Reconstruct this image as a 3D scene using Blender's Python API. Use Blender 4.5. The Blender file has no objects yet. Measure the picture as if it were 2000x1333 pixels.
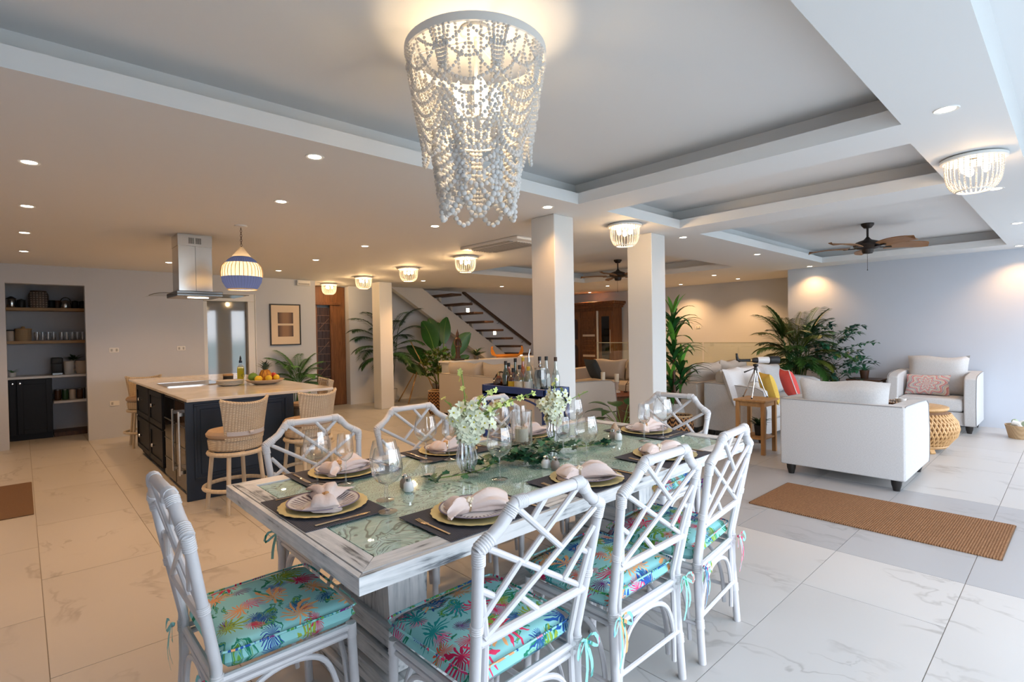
import bpy, bmesh, math, random
from mathutils import Vector, Matrix
R = math.radians
PI = math.pi
rnd = random.Random(7)
S = bpy.context.scene
COL = S.collection

# ---------------------------------------------------------------- camera, world, exposure
cam_d = bpy.data.cameras.new('camera')
cam = bpy.data.objects.new('camera', cam_d)
COL.objects.link(cam)
cam_d.sensor_width = 36.0
cam_d.lens = 36.0 * 1031.676 / 2000.0
cam_d.clip_start = 0.03
_y, _p, _r = R(47.0799), R(-0.835), R(-0.9716)
_f = Vector((math.cos(_y) * math.cos(_p), math.sin(_y) * math.cos(_p), math.sin(_p)))
_r0 = Vector((math.sin(_y), -math.cos(_y), 0))
_u0 = _r0.cross(_f)
_rt = _r0 * math.cos(_r) + _u0 * math.sin(_r)
_up = _rt.cross(_f)
cam.matrix_world = Matrix(((_rt.x, _up.x, -_f.x, 0), (_rt.y, _up.y, -_f.y, 0), (_rt.z, _up.z, -_f.z, 1.45), (0, 0, 0, 1)))
S.camera = cam
S.view_settings.view_transform = 'Standard'
S.view_settings.look = 'None'
S.view_settings.gamma = 1.0
S.view_settings.use_curve_mapping = False
S.view_settings.exposure = 0.84
cy = S.cycles
cy.max_bounces = 7
cy.diffuse_bounces = 4
cy.glossy_bounces = 4
cy.transmission_bounces = 4
cy.transparent_max_bounces = 24
cy.caustics_reflective = False
cy.caustics_refractive = False
cy.sample_clamp_indirect = 4.0
cy.use_light_tree = True

SKY = 3.3          # daylight level
WARM = (1.0, 0.54, 0.215)
DOWN = 29.0        # watts of one recessed downlight
FLUSH = 5.5        # watts of one beaded flush lamp
CHAND = 5.0

w = bpy.data.worlds.new('sky')
S.world = w
w.use_nodes = True
wt = w.node_tree
wt.nodes.clear()
wo = wt.nodes.new('ShaderNodeOutputWorld')
wb = wt.nodes.new('ShaderNodeBackground')
wr = wt.nodes.new('ShaderNodeValToRGB')
wg = wt.nodes.new('ShaderNodeTexCoord')
wsp = wt.nodes.new('ShaderNodeSeparateXYZ')
wm = wt.nodes.new('ShaderNodeMapRange')
wm.inputs[1].default_value = -1
wm.inputs[2].default_value = 1
wt.links.new(wg.outputs['Generated'], wsp.inputs[0])
wt.links.new(wsp.outputs[2], wm.inputs[0])
wt.links.new(wm.outputs[0], wr.inputs[0])
wt.links.new(wr.outputs[0], wb.inputs[0])
wt.links.new(wb.outputs[0], wo.inputs[0])
wb.inputs[1].default_value = SKY
cr = wr.color_ramp
cr.elements[0].position = 0.0
cr.elements[0].color = (0.16, 0.24, 0.28, 1)
cr.elements[1].position = 1.0
cr.elements[1].color = (0.62, 0.80, 1.0, 1)
for p, c in ((0.494, (0.30, 0.42, 0.48, 1)), (0.502, (0.84, 0.91, 1.0, 1)), (0.62, (0.82, 0.90, 1.0, 1))):
    e = cr.elements.new(p)
    e.color = c

# ---------------------------------------------------------------- mesh builder
_rbc = {}
def _rb(sx, sy, sz, r, seg):
    k = (round(sx, 4), round(sy, 4), round(sz, 4), r, seg)
    if k not in _rbc:
        bm = bmesh.new()
        bmesh.ops.create_cube(bm, size=1.0)
        bmesh.ops.scale(bm, vec=(sx, sy, sz), verts=bm.verts)
        if r > 0:
            bmesh.ops.bevel(bm, geom=list(bm.edges), offset=min(r, sx * .49, sy * .49, sz * .49), segments=seg, profile=0.5, affect='EDGES')
        bm.verts.index_update()
        _rbc[k] = ([v.co.copy() for v in bm.verts], [[v.index for v in f.verts] for f in bm.faces])
        bm.free()
    return _rbc[k]

def _ico(sub):
    bm = bmesh.new()
    bmesh.ops.create_icosphere(bm, subdivisions=sub, radius=1.0)
    bm.verts.index_update()
    o = ([v.co.copy() for v in bm.verts], [[v.index for v in f.verts] for f in bm.faces])
    bm.free()
    return o
ICO = {1: _ico(1), 2: _ico(2)}

class B:
    def __init__(s):
        s.v = []
        s.f = []
    def add(s, vs, fs):
        o = len(s.v)
        s.v.extend(Vector(q) for q in vs)
        s.f.extend([o + i for i in f] for f in fs)
        return s
    def box(s, x0, y0, z0, x1, y1, z1, r=0, seg=1):
        vs, fs = _rb(abs(x1 - x0), abs(y1 - y0), abs(z1 - z0), r, seg)
        c = Vector(((x0 + x1) / 2, (y0 + y1) / 2, (z0 + z1) / 2))
        return s.add([q + c for q in vs], fs)
    def mbox(s, M, sx, sy, sz, r=0, seg=1):
        vs, fs = _rb(sx, sy, sz, r, seg)
        return s.add([M @ q for q in vs], fs)
    def beam(s, a, b, wd, ht, up=(0, 0, 1), r=0):
        a, b = Vector(a), Vector(b)
        x = (b - a).normalized()
        y = Vector(up).cross(x).normalized()
        z = x.cross(y)
        M = Matrix(((x.x, y.x, z.x, 0), (x.y, y.y, z.y, 0), (x.z, y.z, z.z, 0), (0, 0, 0, 1)))
        M.translation = (a + b) / 2
        return s.mbox(M, (b - a).length, wd, ht, r)
    def tube(s, pts, r, n=8, closed=False, cap=True):
        pts = [Vector(p) for p in pts]
        m = len(pts)
        rs = r if isinstance(r, (list, tuple)) else [r] * m
        t0 = (pts[1] - pts[0]).normalized()
        nrm = t0.orthogonal().normalized()
        o = len(s.v)
        pt = t0
        for i, p in enumerate(pts):
            if closed:
                t = (pts[(i + 1) % m] - pts[i - 1]).normalized()
            elif i == 0:
                t = t0
            elif i == m - 1:
                t = (p - pts[i - 1]).normalized()
            else:
                t = ((p - pts[i - 1]).normalized() + (pts[i + 1] - p).normalized())
                t = t.normalized() if t.length > 1e-6 else pt
            q = pt.rotation_difference(t)
            nrm = (q @ nrm)
            nrm = (nrm - t * nrm.dot(t)).normalized()
            bn = t.cross(nrm)
            pt = t
            for k in range(n):
                a = 2 * PI * k / n
                s.v.append(p + (nrm * math.cos(a) + bn * math.sin(a)) * rs[i])
        for i in range(m if closed else m - 1):
            j = (i + 1) % m
            for k in range(n):
                l = (k + 1) % n
                s.f.append([o + i * n + k, o + i * n + l, o + j * n + l, o + j * n + k])
        if cap and not closed:
            s.f.append([o + k for k in range(n)][::-1])
            s.f.append([o + (m - 1) * n + k for k in range(n)])
        return s
    def lathe(s, prof, c=(0, 0, 0), n=24, sx=1.0, sy=1.0):
        c = Vector(c)
        o = len(s.v)
        idx = []
        for (r, z) in prof:
            if r < 1e-5:
                idx.append([len(s.v)])
                s.v.append(c + Vector((0, 0, z)))
            else:
                b0 = len(s.v)
                for k in range(n):
                    a = 2 * PI * k / n
                    s.v.append(c + Vector((r * math.cos(a) * sx, r * math.sin(a) * sy, z)))
                idx.append(list(range(b0, b0 + n)))
        for A, C in zip(idx, idx[1:]):
            if len(A) == 1 and len(C) == 1:
                continue
            for k in range(n):
                l = (k + 1) % n
                if len(A) == 1:
                    s.f.append([A[0], C[l], C[k]])
                elif len(C) == 1:
                    s.f.append([A[k], A[l], C[0]])
                else:
                    s.f.append([A[k], A[l], C[l], C[k]])
        return s
    def ball(s, c, r, sub=1, sc=(1, 1, 1)):
        vs, fs = ICO[sub]
        c = Vector(c)
        return s.add([c + Vector((q.x * r * sc[0], q.y * r * sc[1], q.z * r * sc[2])) for q in vs], fs)
    def grid(s, fn, nu, nv):
        o = len(s.v)
        for i in range(nu + 1):
            for j in range(nv + 1):
                s.v.append(Vector(fn(i / nu, j / nv)))
        for i in range(nu):
            for j in range(nv):
                a = o + i * (nv + 1) + j
                s.f.append([a, a + nv + 1, a + nv + 2, a + 1])
        return s
    def prism(s, poly, d0, d1, axis='z'):
        n = len(poly)
        def m(p, d):
            return (p[0], p[1], d) if axis == 'z' else ((p[0], d, p[1]) if axis == 'y' else (d, p[0], p[1]))
        vs = [m(p, d0) for p in poly] + [m(p, d1) for p in poly]
        fs = [list(range(n))[::-1], list(range(n, 2 * n))]
        fs += [[i, (i + 1) % n, n + (i + 1) % n, n + i] for i in range(n)]
        return s.add(vs, fs)
    def blade(s, pts, wid, up=(0, 0, 1), fold=0.0):
        """a leaf: a strip along pts, half width wid[i], folded along the midrib"""
        pts = [Vector(p) for p in pts]
        up = Vector(up)
        o = len(s.v)
        for i, p in enumerate(pts):
            t = (pts[min(i + 1, len(pts) - 1)] - pts[max(i - 1, 0)]).normalized()
            sd = t.cross(up)
            sd = sd.normalized() if sd.length > 1e-4 else t.orthogonal().normalized()
            nn = sd.cross(t)
            s.v += [p - sd * wid[i] + nn * fold * wid[i], p, p + sd * wid[i] + nn * fold * wid[i]]
        for i in range(len(pts) - 1):
            a = o + 3 * i
            s.f += [[a, a + 1, a + 4, a + 3], [a + 1, a + 2, a + 5, a + 4]]
        return s
    def pillow(s, wd, ht, th, M=None, n=10, p=2.4):
        """puffed square cushion standing in the local xz plane"""
        for sg in (1, -1):
            def fn(u, v):
                a, b = 2 * u - 1, 2 * v - 1
                e = max(0, (1 - abs(a) ** p) * (1 - abs(b) ** p)) ** 0.5
                q = 1 - 0.06 * (1 - abs(a) ** 2) * 0 
                x = a * wd / 2 * (1 - 0.07 * (1 - b * b) * abs(a) ** 3)
                z = b * ht / 2 * (1 - 0.07 * (1 - a * a) * abs(b) ** 3)
                P = Vector((x, sg * th / 2 * e, z + ht / 2))
                return M @ P if M else P
            s.grid(fn if sg > 0 else (lambda u, v: fn(1 - u, v)), n, n)
        return s
    def xf(s, M):
        s.v = [M @ q for q in s.v]
        return s

def mesh_of(name, b, mat, ang=35):
    me = bpy.data.meshes.new(name)
    me.from_pydata([tuple(q) for q in b.v], [], b.f)
    me.validate(clean_customdata=False)
    if ang:
        me.shade_smooth()
        if ang < 179:
            me.set_sharp_from_angle(angle=R(ang))
    me.materials.append(MT(mat))
    me.update()
    return me

def obj(name, b, mat, parent=None, loc=None, rz=0.0, ang=35, label=None, cat=None, group=None, kind=None):
    me = b if isinstance(b, bpy.types.Mesh) else mesh_of(name, b, mat, ang)
    o = bpy.data.objects.new(name, me)
    COL.objects.link(o)
    if loc is not None:
        o.location = loc
    if rz:
        o.rotation_euler = (0, 0, rz)
    if parent is not None:
        o.parent = parent
    return tag(o, label, cat, group, kind)

def tag(o, label=None, cat=None, group=None, kind=None):
    if label: o['label'] = label
    if cat: o['category'] = cat
    if group: o['group'] = group
    if kind: o['kind'] = kind
    return o

def thing(name, label, cat, loc=(0, 0, 0), rz=0.0, group=None, kind=None):
    o = bpy.data.objects.new(name, None)
    o.empty_display_size = 0.1
    COL.objects.link(o)
    o.location = loc
    o.rotation_euler = (0, 0, rz)
    return tag(o, label, cat, group, kind)

def dup(root, loc, rz=0.0, label=None, group=None):
    r = root.copy()
    COL.objects.link(r)
    r.location = loc
    r.rotation_euler = (0, 0, rz)
    if label: r['label'] = label
    if group: r['group'] = group
    for ch in list(root.children):
        c = ch.copy()
        COL.objects.link(c)
        c.parent = r
        for g in ch.children:
            d = g.copy()
            COL.objects.link(d)
            d.parent = c
    return r

def struct(name, b, mat, parent=None, ang=0, label=None):
    return obj(name, b, mat, parent, ang=ang, kind='structure' if parent is None else None, label=label)

def lamp(kind, loc, power, col=WARM, parent=None, size=0.05, spot=None, blend=0.6, rot=None):
    d = bpy.data.lights.new('lamp', kind)
    d.energy = power
    d.color = col
    if kind in ('POINT', 'SPOT'):
        d.shadow_soft_size = size
    if kind == 'SPOT':
        d.spot_size = spot
        d.spot_blend = blend
    o = bpy.data.objects.new('lamp', d)
    COL.objects.link(o)
    o.location = loc
    if rot: o.rotation_euler = rot
    if parent: o.parent = parent
    return o

# ---------------------------------------------------------------- materials
class NT:
    def __init__(s, name):
        m = bpy.data.materials.new(name)
        m.use_nodes = True
        s.m, s.t = m, m.node_tree
        s.t.nodes.clear()
        s.out = s.t.nodes.new('ShaderNodeOutputMaterial')
        s.p = None
    def n(s, ty, **kw):
        q = s.t.nodes.new('ShaderNode' + ty)
        for k, v in kw.items():
            setattr(q, k, v)
        return q
    def set(s, inp, v):
        if isinstance(v, bpy.types.NodeSocket):
            s.t.links.new(v, inp)
        elif v is not None:
            try:
                inp.default_value = v
            except Exception:
                inp.default_value = (v[0], v[1], v[2], 1.0)
    def coord(s, kind='Object', rand=0.0, scale=(1, 1, 1), rot=(0, 0, 0)):
        c = s.n('TexCoord').outputs[kind]
        mp = s.n('Mapping')
        s.set(mp.inputs[0], c)
        mp.inputs[3].default_value = scale
        mp.inputs[2].default_value = rot
        if rand:
            oi = s.n('ObjectInfo')
            s.set(mp.inputs[1], s.vm('SCALE', s.comb(oi.outputs['Random'], s.ma('FRACT', s.ma('MULTIPLY', oi.outputs['Random'], 7.31)), 0.0), sc=rand))
        return mp.outputs[0]
    def comb(s, x, y, z):
        q = s.n('CombineXYZ')
        for i, v in enumerate((x, y, z)): s.set(q.inputs[i], v)
        return q.outputs[0]
    def sep(s, v):
        q = s.n('SeparateXYZ')
        s.set(q.inputs[0], v)
        return q.outputs
    def ma(s, op, a, b=None, c=None, clamp=False):
        q = s.n('Math', operation=op, use_clamp=clamp)
        for i, v in enumerate((a, b, c)):
            if v is not None: s.set(q.inputs[i], v)
        return q.outputs[0]
    def vm(s, op, a, b=None, sc=None):
        q = s.n('VectorMath', operation=op)
        s.set(q.inputs[0], a)
        if b is not None: s.set(q.inputs[1], b)
        if sc is not None: s.set(q.inputs[3], sc)
        return q.outputs['Value' if op in ('LENGTH', 'DOT_PRODUCT', 'DISTANCE') else 'Vector']
    def noise(s, v, scale=5, det=3, rough=0.5, dist=0.0, col=False):
        q = s.n('TexNoise')
        s.set(q.inputs['Vector'], v)
        q.inputs['Scale'].default_value = scale
        q.inputs['Detail'].default_value = det
        q.inputs['Roughness'].default_value = rough
        q.inputs['Distortion'].default_value = dist
        return q.outputs[1 if col else 0]
    def voro(s, v, scale=5, feat='F1', rand=1.0):
        q = s.n('TexVoronoi', feature=feat, voronoi_dimensions='2D')
        s.set(q.inputs['Vector'], v)
        q.inputs['Scale'].default_value = scale
        q.inputs['Randomness'].default_value = rand
        return q.outputs
    def wave(s, v, scale=5, dist=0, ty='BANDS', dirn='X', prof='SIN'):
        q = s.n('TexWave', wave_type=ty, wave_profile=prof)
        if ty == 'BANDS': q.bands_direction = dirn
        s.set(q.inputs['Vector'], v)
        q.inputs['Scale'].default_value = scale
        q.inputs['Distortion'].default_value = dist
        return q.outputs[1]
    def ramp(s, f, stops, const=False):
        q = s.n('ValToRGB')
        s.set(q.inputs[0], f)
        r = q.color_ramp
        if const: r.interpolation = 'CONSTANT'
        while len(r.elements) < len(stops): r.elements.new(0.5)
        for e, (p, c) in zip(r.elements, stops):
            e.position = p
            e.color = (c, c, c, 1) if isinstance(c, (int, float)) else (c[0], c[1], c[2], 1)
        return q.outputs[0]
    def mix(s, f, a, b, mode='MIX'):
        q = s.n('Mix', data_type='RGBA', blend_type=mode)
        s.set(q.inputs[0], f)
        s.set(q.inputs[6], a)
        s.set(q.inputs[7], b)
        return q.outputs[2]
    def less(s, a, b): return s.ma('LESS_THAN', a, b)
    def bump(s, h, st=0.3, d=0.01):
        q = s.n('Bump')
        q.inputs['Strength'].default_value = st
        q.inputs['Distance'].default_value = d
        s.set(q.inputs['Height'], h)
        return q.outputs[0]
    def bsdf(s, col, rough=0.5, metal=0.0, nrm=None, spec=0.5, coat=0.0, emit=None, es=0.0, sub=0.0):
        p = s.n('BsdfPrincipled')
        s.set(p.inputs['Base Color'], col)
        s.set(p.inputs['Roughness'], rough)
        s.set(p.inputs['Metallic'], metal)
        p.inputs['Specular IOR Level'].default_value = spec
        if coat:
            p.inputs['Coat Weight'].default_value = coat
            p.inputs['Coat Roughness'].default_value = 0.05
        if nrm is not None: s.set(p.inputs['Normal'], nrm)
        if emit is not None:
            s.set(p.inputs['Emission Color'], emit)
            p.inputs['Emission Strength'].default_value = es
        s.p = p
        s.t.links.new(p.outputs[0], s.out.inputs[0])
        return s.m

_mats = {}
DEFS = {}
def MT(name):
    if not isinstance(name, str): return name
    if name not in _mats:
        _mats[name] = DEFS[name](NT(name))
    return _mats[name]

def plain(name, col, rough=0.5, metal=0.0, var=0.0, vs=6.0, bump=0.0, bs=60.0, spec=0.5, coat=0.0, emit=None, es=0.0, scale=(1, 1, 1)):
    def mk(t):
        c = col
        n = None
        if var or bump:
            v = t.coord(scale=scale)
        if var:
            f = t.noise(v, vs, 4)
            c = t.mix(f, tuple(max(0, q * (1 - var)) for q in col), tuple(min(1, q * (1 + var)) for q in col))
        if bump:
            n = t.bump(t.noise(v, bs, 3), bump, 0.004)
        return t.bsdf(c, rough, metal, n, spec, coat, emit, es)
    DEFS[name] = mk

def woven(name, c1, c2, sx=120.0, sy=120.0, bump=0.6, rough=0.8, axes=('X', 'Z')):
    """basket weave of two crossing bands"""
    def mk(t):
        v = t.coord()
        a = t.wave(v, sx, 0, 'BANDS', axes[0])
        b = t.wave(v, sy, 0, 'BANDS', axes[1])
        f = t.ma('MULTIPLY', a, b)
        g = t.noise(v, 9, 3)
        c = t.mix(t.ma('MULTIPLY_ADD', f, 0.8, t.ma('MULTIPLY', g, 0.3)), c1, c2)
        return t.bsdf(c, rough, 0, t.bump(f, bump, 0.004), 0.2)
    DEFS[name] = mk

def glass(name, tint=(1, 1, 1), k=1.0):
    def mk(t):
        a = t.n('BsdfTransparent')
        a.inputs[0].default_value = (*tint, 1)
        g = t.n('BsdfGlossy')
        g.inputs['Roughness'].default_value = 0.02
        fr = t.n('LayerWeight')
        fr.inputs['Blend'].default_value = 0.5
        f = t.ma('MULTIPLY_ADD', t.ma('POWER', fr.outputs['Facing'], 2.0), 0.85 * k, 0.15 * k, True)
        m = t.n('MixShader')
        t.set(m.inputs[0], f)
        t.t.links.new(a.outputs[0], m.inputs[1])
        t.t.links.new(g.outputs[0], m.inputs[2])
        t.t.links.new(m.outputs[0], t.out.inputs[0])
        return t.m
    DEFS[name] = mk

def emitter(name, col, st):
    def mk(t):
        e = t.n('Emission')
        e.inputs[0].default_value = (*col, 1)
        e.inputs[1].default_value = st
        t.t.links.new(e.outputs[0], t.out.inputs[0])
        return t.m
    DEFS[name] = mk

def wood(name, c1, c2, axis='X', sc=3.0, rough=0.45, coat=0.0):
    def mk(t):
        s = {'X': (1, 9, 9), 'Y': (9, 1, 9), 'Z': (9, 9, 1)}[axis]
        v = t.coord(scale=s)
        f = t.noise(v, sc, 5, 0.6, 0.6)
        c = t.ramp(f, ((0.3, c1), (0.7, c2)))
        return t.bsdf(c, rough, 0, t.bump(f, 0.15, 0.003), 0.4, coat)
    DEFS[name] = mk

def white_wash(name, axis):
    def mk(t):
        s = {'X': (1, 14, 14), 'Y': (14, 1, 14), 'Z': (14, 14, 1)}[axis]
        v = t.coord(scale=s)
        f = t.noise(v, 3.2, 6, 0.65, 0.4)
        g = t.noise(t.coord(), 5.0, 3)
        h = t.ma('MULTIPLY_ADD', g, 0.55, t.ma('MULTIPLY', f, 0.75))
        c = t.ramp(h, ((0.45, (0.045, 0.05, 0.058)), (0.515, (0.20, 0.22, 0.24)), (0.585, (0.56, 0.59, 0.61)), (0.74, (0.78, 0.79, 0.80))))
        return t.bsdf(c, 0.55, 0, t.bump(f, 0.35, 0.003), 0.4)
    DEFS[name] = mk
white_wash('wash_x', 'X'); white_wash('wash_y', 'Y'); white_wash('wash_z', 'Z')

plain('wall_paint', (0.56, 0.595, 0.665), 0.75, var=0.02, vs=3, bump=0.05, bs=90, spec=0.25)
plain('ceiling_paint', (0.78, 0.78, 0.775), 0.8, var=0.01, vs=2, spec=0.2)
plain('pillar_paint', (0.68, 0.68, 0.67), 0.7, var=0.02, vs=2, spec=0.25)
plain('stone_grey', (0.42, 0.42, 0.41), 0.6, var=0.1)
plain('grout', (0.33, 0.31, 0.29), 0.9)
def tile_mat(name, a, b, vein):
    def mk(t):
        v = t.coord(rand=40.0)
        big = t.noise(v, 1.1, 3, 0.5, 0.4)
        d = t.noise(v, 2.0, 3, 0.55, 1.5, col=True)
        vv = t.vm('ADD', t.vm('MULTIPLY', v, (2.2, 0.55, 1)), t.vm('SCALE', d, sc=0.55))
        q = t.noise(vv, 0.85, 4, 0.55, 0.5)
        vn = t.ramp(t.ma('ABSOLUTE', t.ma('SUBTRACT', q, 0.5)), ((0.0, 1.0), (0.02, 0.0)))
        gate = t.ramp(t.noise(v, 1.7, 2), ((0.48, 0.0), (0.62, 1.0)))
        oi = t.n('ObjectInfo').outputs['Random']
        base = t.mix(t.ma('MULTIPLY_ADD', big, 0.7, t.ma('MULTIPLY', oi, 0.3)), a, b)
        c = t.mix(t.ma('MULTIPLY', t.ma('MULTIPLY', vn, gate), 0.6), base, vein)
        return t.bsdf(c, t.ramp(big, ((0.3, 0.30), (0.7, 0.42))), 0, None, 0.45)
    DEFS[name] = mk
tile_mat('tile_light', (0.47, 0.455, 0.44), (0.58, 0.57, 0.56), (0.28, 0.265, 0.25))
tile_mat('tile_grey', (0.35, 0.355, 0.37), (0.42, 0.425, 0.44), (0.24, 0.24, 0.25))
# ---------------------------------------------------------------- the room shell
ZC, ZL, ZU = 2.5, 2.59, 2.72
def slab(z0, z1, ext, holes):
    xs = sorted({ext[0], ext[1], *[h[0] for h in holes], *[h[1] for h in holes]})
    ys = sorted({ext[2], ext[3], *[h[2] for h in holes], *[h[3] for h in holes]})
    def solid(i, j):
        if i < 0 or j < 0 or i >= len(xs) - 1 or j >= len(ys) - 1: return False
        cx, c = (xs[i] + xs[i + 1]) / 2, (ys[j] + ys[j + 1]) / 2
        return not any(h[0] < cx < h[1] and h[2] < c < h[3] for h in holes)
    b = B()
    for i in range(len(xs) - 1):
        for j in range(len(ys) - 1):
            if not solid(i, j): continue
            x0, x1, y0, y1 = xs[i], xs[i + 1], ys[j], ys[j + 1]
            b.add([(x0, y0, z0), (x0, y1, z0), (x1, y1, z0), (x1, y0, z0)], [[0, 1, 2, 3]])
            b.add([(x0, y0, z1), (x1, y0, z1), (x1, y1, z1), (x0, y1, z1)], [[0, 1, 2, 3]])
            for di, dj, q in ((-1, 0, ((x0, y0), (x0, y1))), (1, 0, ((x1, y1), (x1, y0))), (0, -1, ((x1, y0), (x0, y0))), (0, 1, ((x0, y1), (x1, y1)))):
                if not solid(i + di, j + dj):
                    (a, c), (e, g) = q
                    b.add([(a, c, z0), (e, g, z0), (e, g, z1), (a, c, z1)], [[3, 2, 1, 0]])
    return b
EXT = (-1.6, 11.75, -1.0, 11.2)
TRAYS = [(-1.35, 3.37, 0.63, 2.80), (3.76, 5.0, 0.66, 2.81), (5.45, 9.47, 0.65, 2.825), (5.6, 8.84, 3.93, 7.2)]
POCK = (-1.7, 11.9, -1.1, 0.24)
ceil = struct('ceiling', slab(ZC, ZL, EXT, TRAYS + [POCK]), 'ceiling_paint')
E2 = [(a - .17, b + .17, c - .17, d + .17) for a, b, c, d in TRAYS]
struct('cove', slab(ZL, ZU, EXT, E2 + [POCK]), 'ceiling_paint', ceil)
struct('upper_panel', slab(ZU, ZU + .08, EXT, []), 'ceiling_paint', ceil)

def walls(name, boxes, mat='wall_paint'):
    b = B()
    for q in boxes: b.box(*q)
    return struct(name, b, mat)
walls('wall_left', [(-1.6, 9.76, 0, -.14, 9.92, 2.5), (.69, 9.76, 0, 2.2, 9.92, 2.5), (2.97, 9.76, 0, 4.06, 9.92, 2.5), (-.14, 9.76, 2.24, .69, 9.92, 2.5), (2.2, 9.76, 2.17, 2.97, 9.92, 2.5), (3.9, 9.92, 0, 4.06, 10.85, 2.5)])
walls('wall_pantry', [(-1.6, 11.05, 0, 1.5, 11.2, 2.5), (-1.6, 9.92, 0, -1.45, 11.05, 2.5), (1.35, 9.92, 0, 1.5, 11.05, 2.5)])
walls('wall_back', [(5.08, 10.5, 0, 11.7, 10.7, 2.5), (3.9, 10.85, 0, 5.2, 11.0, 2.5)])
walls('wall_right', [(10.05, -1.0, 0, 10.2, 3.55, 2.5), (10.2, 3.4, 0, 11.7, 3.55, 2.5)])
walls('wall_far', [(11.55, 3.55, 0, 11.7, 10.5, 2.5)])
walls('wall_near_and_light_block', [(-1.6, -.8, 0, -1.45, 9.92, 2.5), (-1.6, -1.0, 0, .35, -.8, 2.72)])  # second box: unseen piece behind the camera, widened to block daylight
for (x0, x1, y0, y1) in ((3.46, 3.72, 3.15, 3.44), (4.945, 5.215, 3.11, 3.42), (5.15, 5.43, 9.32, 9.62)):
    struct('pillar', B().box(x0, y0, 0, x1, y1, 2.5, .006), 'pillar_paint')
for x0, x1 in ((5.02, 5.48), (5.95, 6.35)):
    struct('pillar', B().box(x0, -1.0, 0, x1, -.8, 2.5, .006), 'pillar_paint')
struct('trim_1', B().box(-1.6, -1.1, 2.42, 10.2, -1.0, 2.8), 'wall_paint')

# floor: a grout bed with every tile its own piece
fl = struct('floor', B().box(-1.6, -2.6, -.06, 11.7, 11.2, -.004), 'grout')
_tm = {}
def tile(x0, x1, y0, y1, mat):
    sx, sy = x1 - x0 - .004, y1 - y0 - .004
    if sx < .03 or sy < .03: return
    k = (round(sx, 3), round(sy, 3), mat)
    if k not in _tm:
        _tm[k] = mesh_of('tile', B().box(-sx / 2, -sy / 2, -.012, sx / 2, sy / 2, 0), mat, 0)
    obj('tile', _tm[k], mat, fl, loc=((x0 + x1) / 2, (y0 + y1) / 2, 0))
xs = [-1.6] + [.06 + .62 * k for k in range(-2, 4)]           # kitchen side: long tiles along Y
xs = sorted(set(x for x in xs if x >= -1.6))
for i, (a, c) in enumerate(zip(xs, xs[1:])):
    st = 3.01 if (round((a - .06) / .62) % 2 == 0) else 3.72
    y = st - 1.28 * 5
    while y < 11.2:
        y0, y1 = max(y, -2.6), min(y + 1.28, 11.2)
        if y1 > -2.6: tile(a, c, y0, y1, 'tile_light')
        y += 1.28
XB = xs[-1]
k = -5
while .44 + .64 * k < 10.6:                                   # living side: long tiles along X
    y0, y1 = .44 + .64 * k, min(1.08 + .64 * k, 11.2)
    off = 0.0 if k % 2 else 0.63
    cuts = sorted({XB, 3.85, 5.71, 11.7, *[3.85 + off + 1.26 * j for j in range(-3, 8) if XB + .06 < 3.85 + off + 1.26 * j < 11.6 and not 5.5 < 3.85 + off + 1.26 * j < 5.95]})
    for a, c in zip(cuts, cuts[1:]):
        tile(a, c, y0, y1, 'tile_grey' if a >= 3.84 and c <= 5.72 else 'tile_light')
    k += 1
struct('bounce_terrace', B().box(-8, -9.0, -.12, 16, -2.6, -.03), 'stone_grey')  # unseen deck ground, added to bounce daylight into the room
# ---------------------------------------------------------------- ceiling lamps and fans
plain('lamp_white', (0.80, 0.79, 0.76), 0.45)
plain('bead_white', (0.82, 0.81, 0.79), 0.5)
def _bead(t):
    d = t.n('BsdfDiffuse'); d.inputs[0].default_value = (.80, .80, .80, 1)
    r = t.n('BsdfTranslucent'); r.inputs[0].default_value = (.85, .78, .66, 1)
    m = t.n('MixShader'); m.inputs[0].default_value = .28
    t.t.links.new(d.outputs[0], m.inputs[1]); t.t.links.new(r.outputs[0], m.inputs[2])
    t.t.links.new(m.outputs[0], t.out.inputs[0])
    return t.m
DEFS['bead_milky'] = _bead
emitter('downlight_glow', (1.0, .86, .66), 14.0)
emitter('bulb_glow', (1.0, .80, .52), 6.0)
plain('bronze', (0.035, 0.026, 0.022), 0.42, 0.6)
wood('fan_wood', (.20, .09, .035), (.36, .18, .075), 'X', 4)
plain('plastic_white', (0.78, 0.78, 0.77), 0.4)
plain('plastic_grey', (0.40, 0.40, 0.40), 0.5)
plain('black_metal', (0.015, 0.015, 0.016), 0.4, 0.5)

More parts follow.
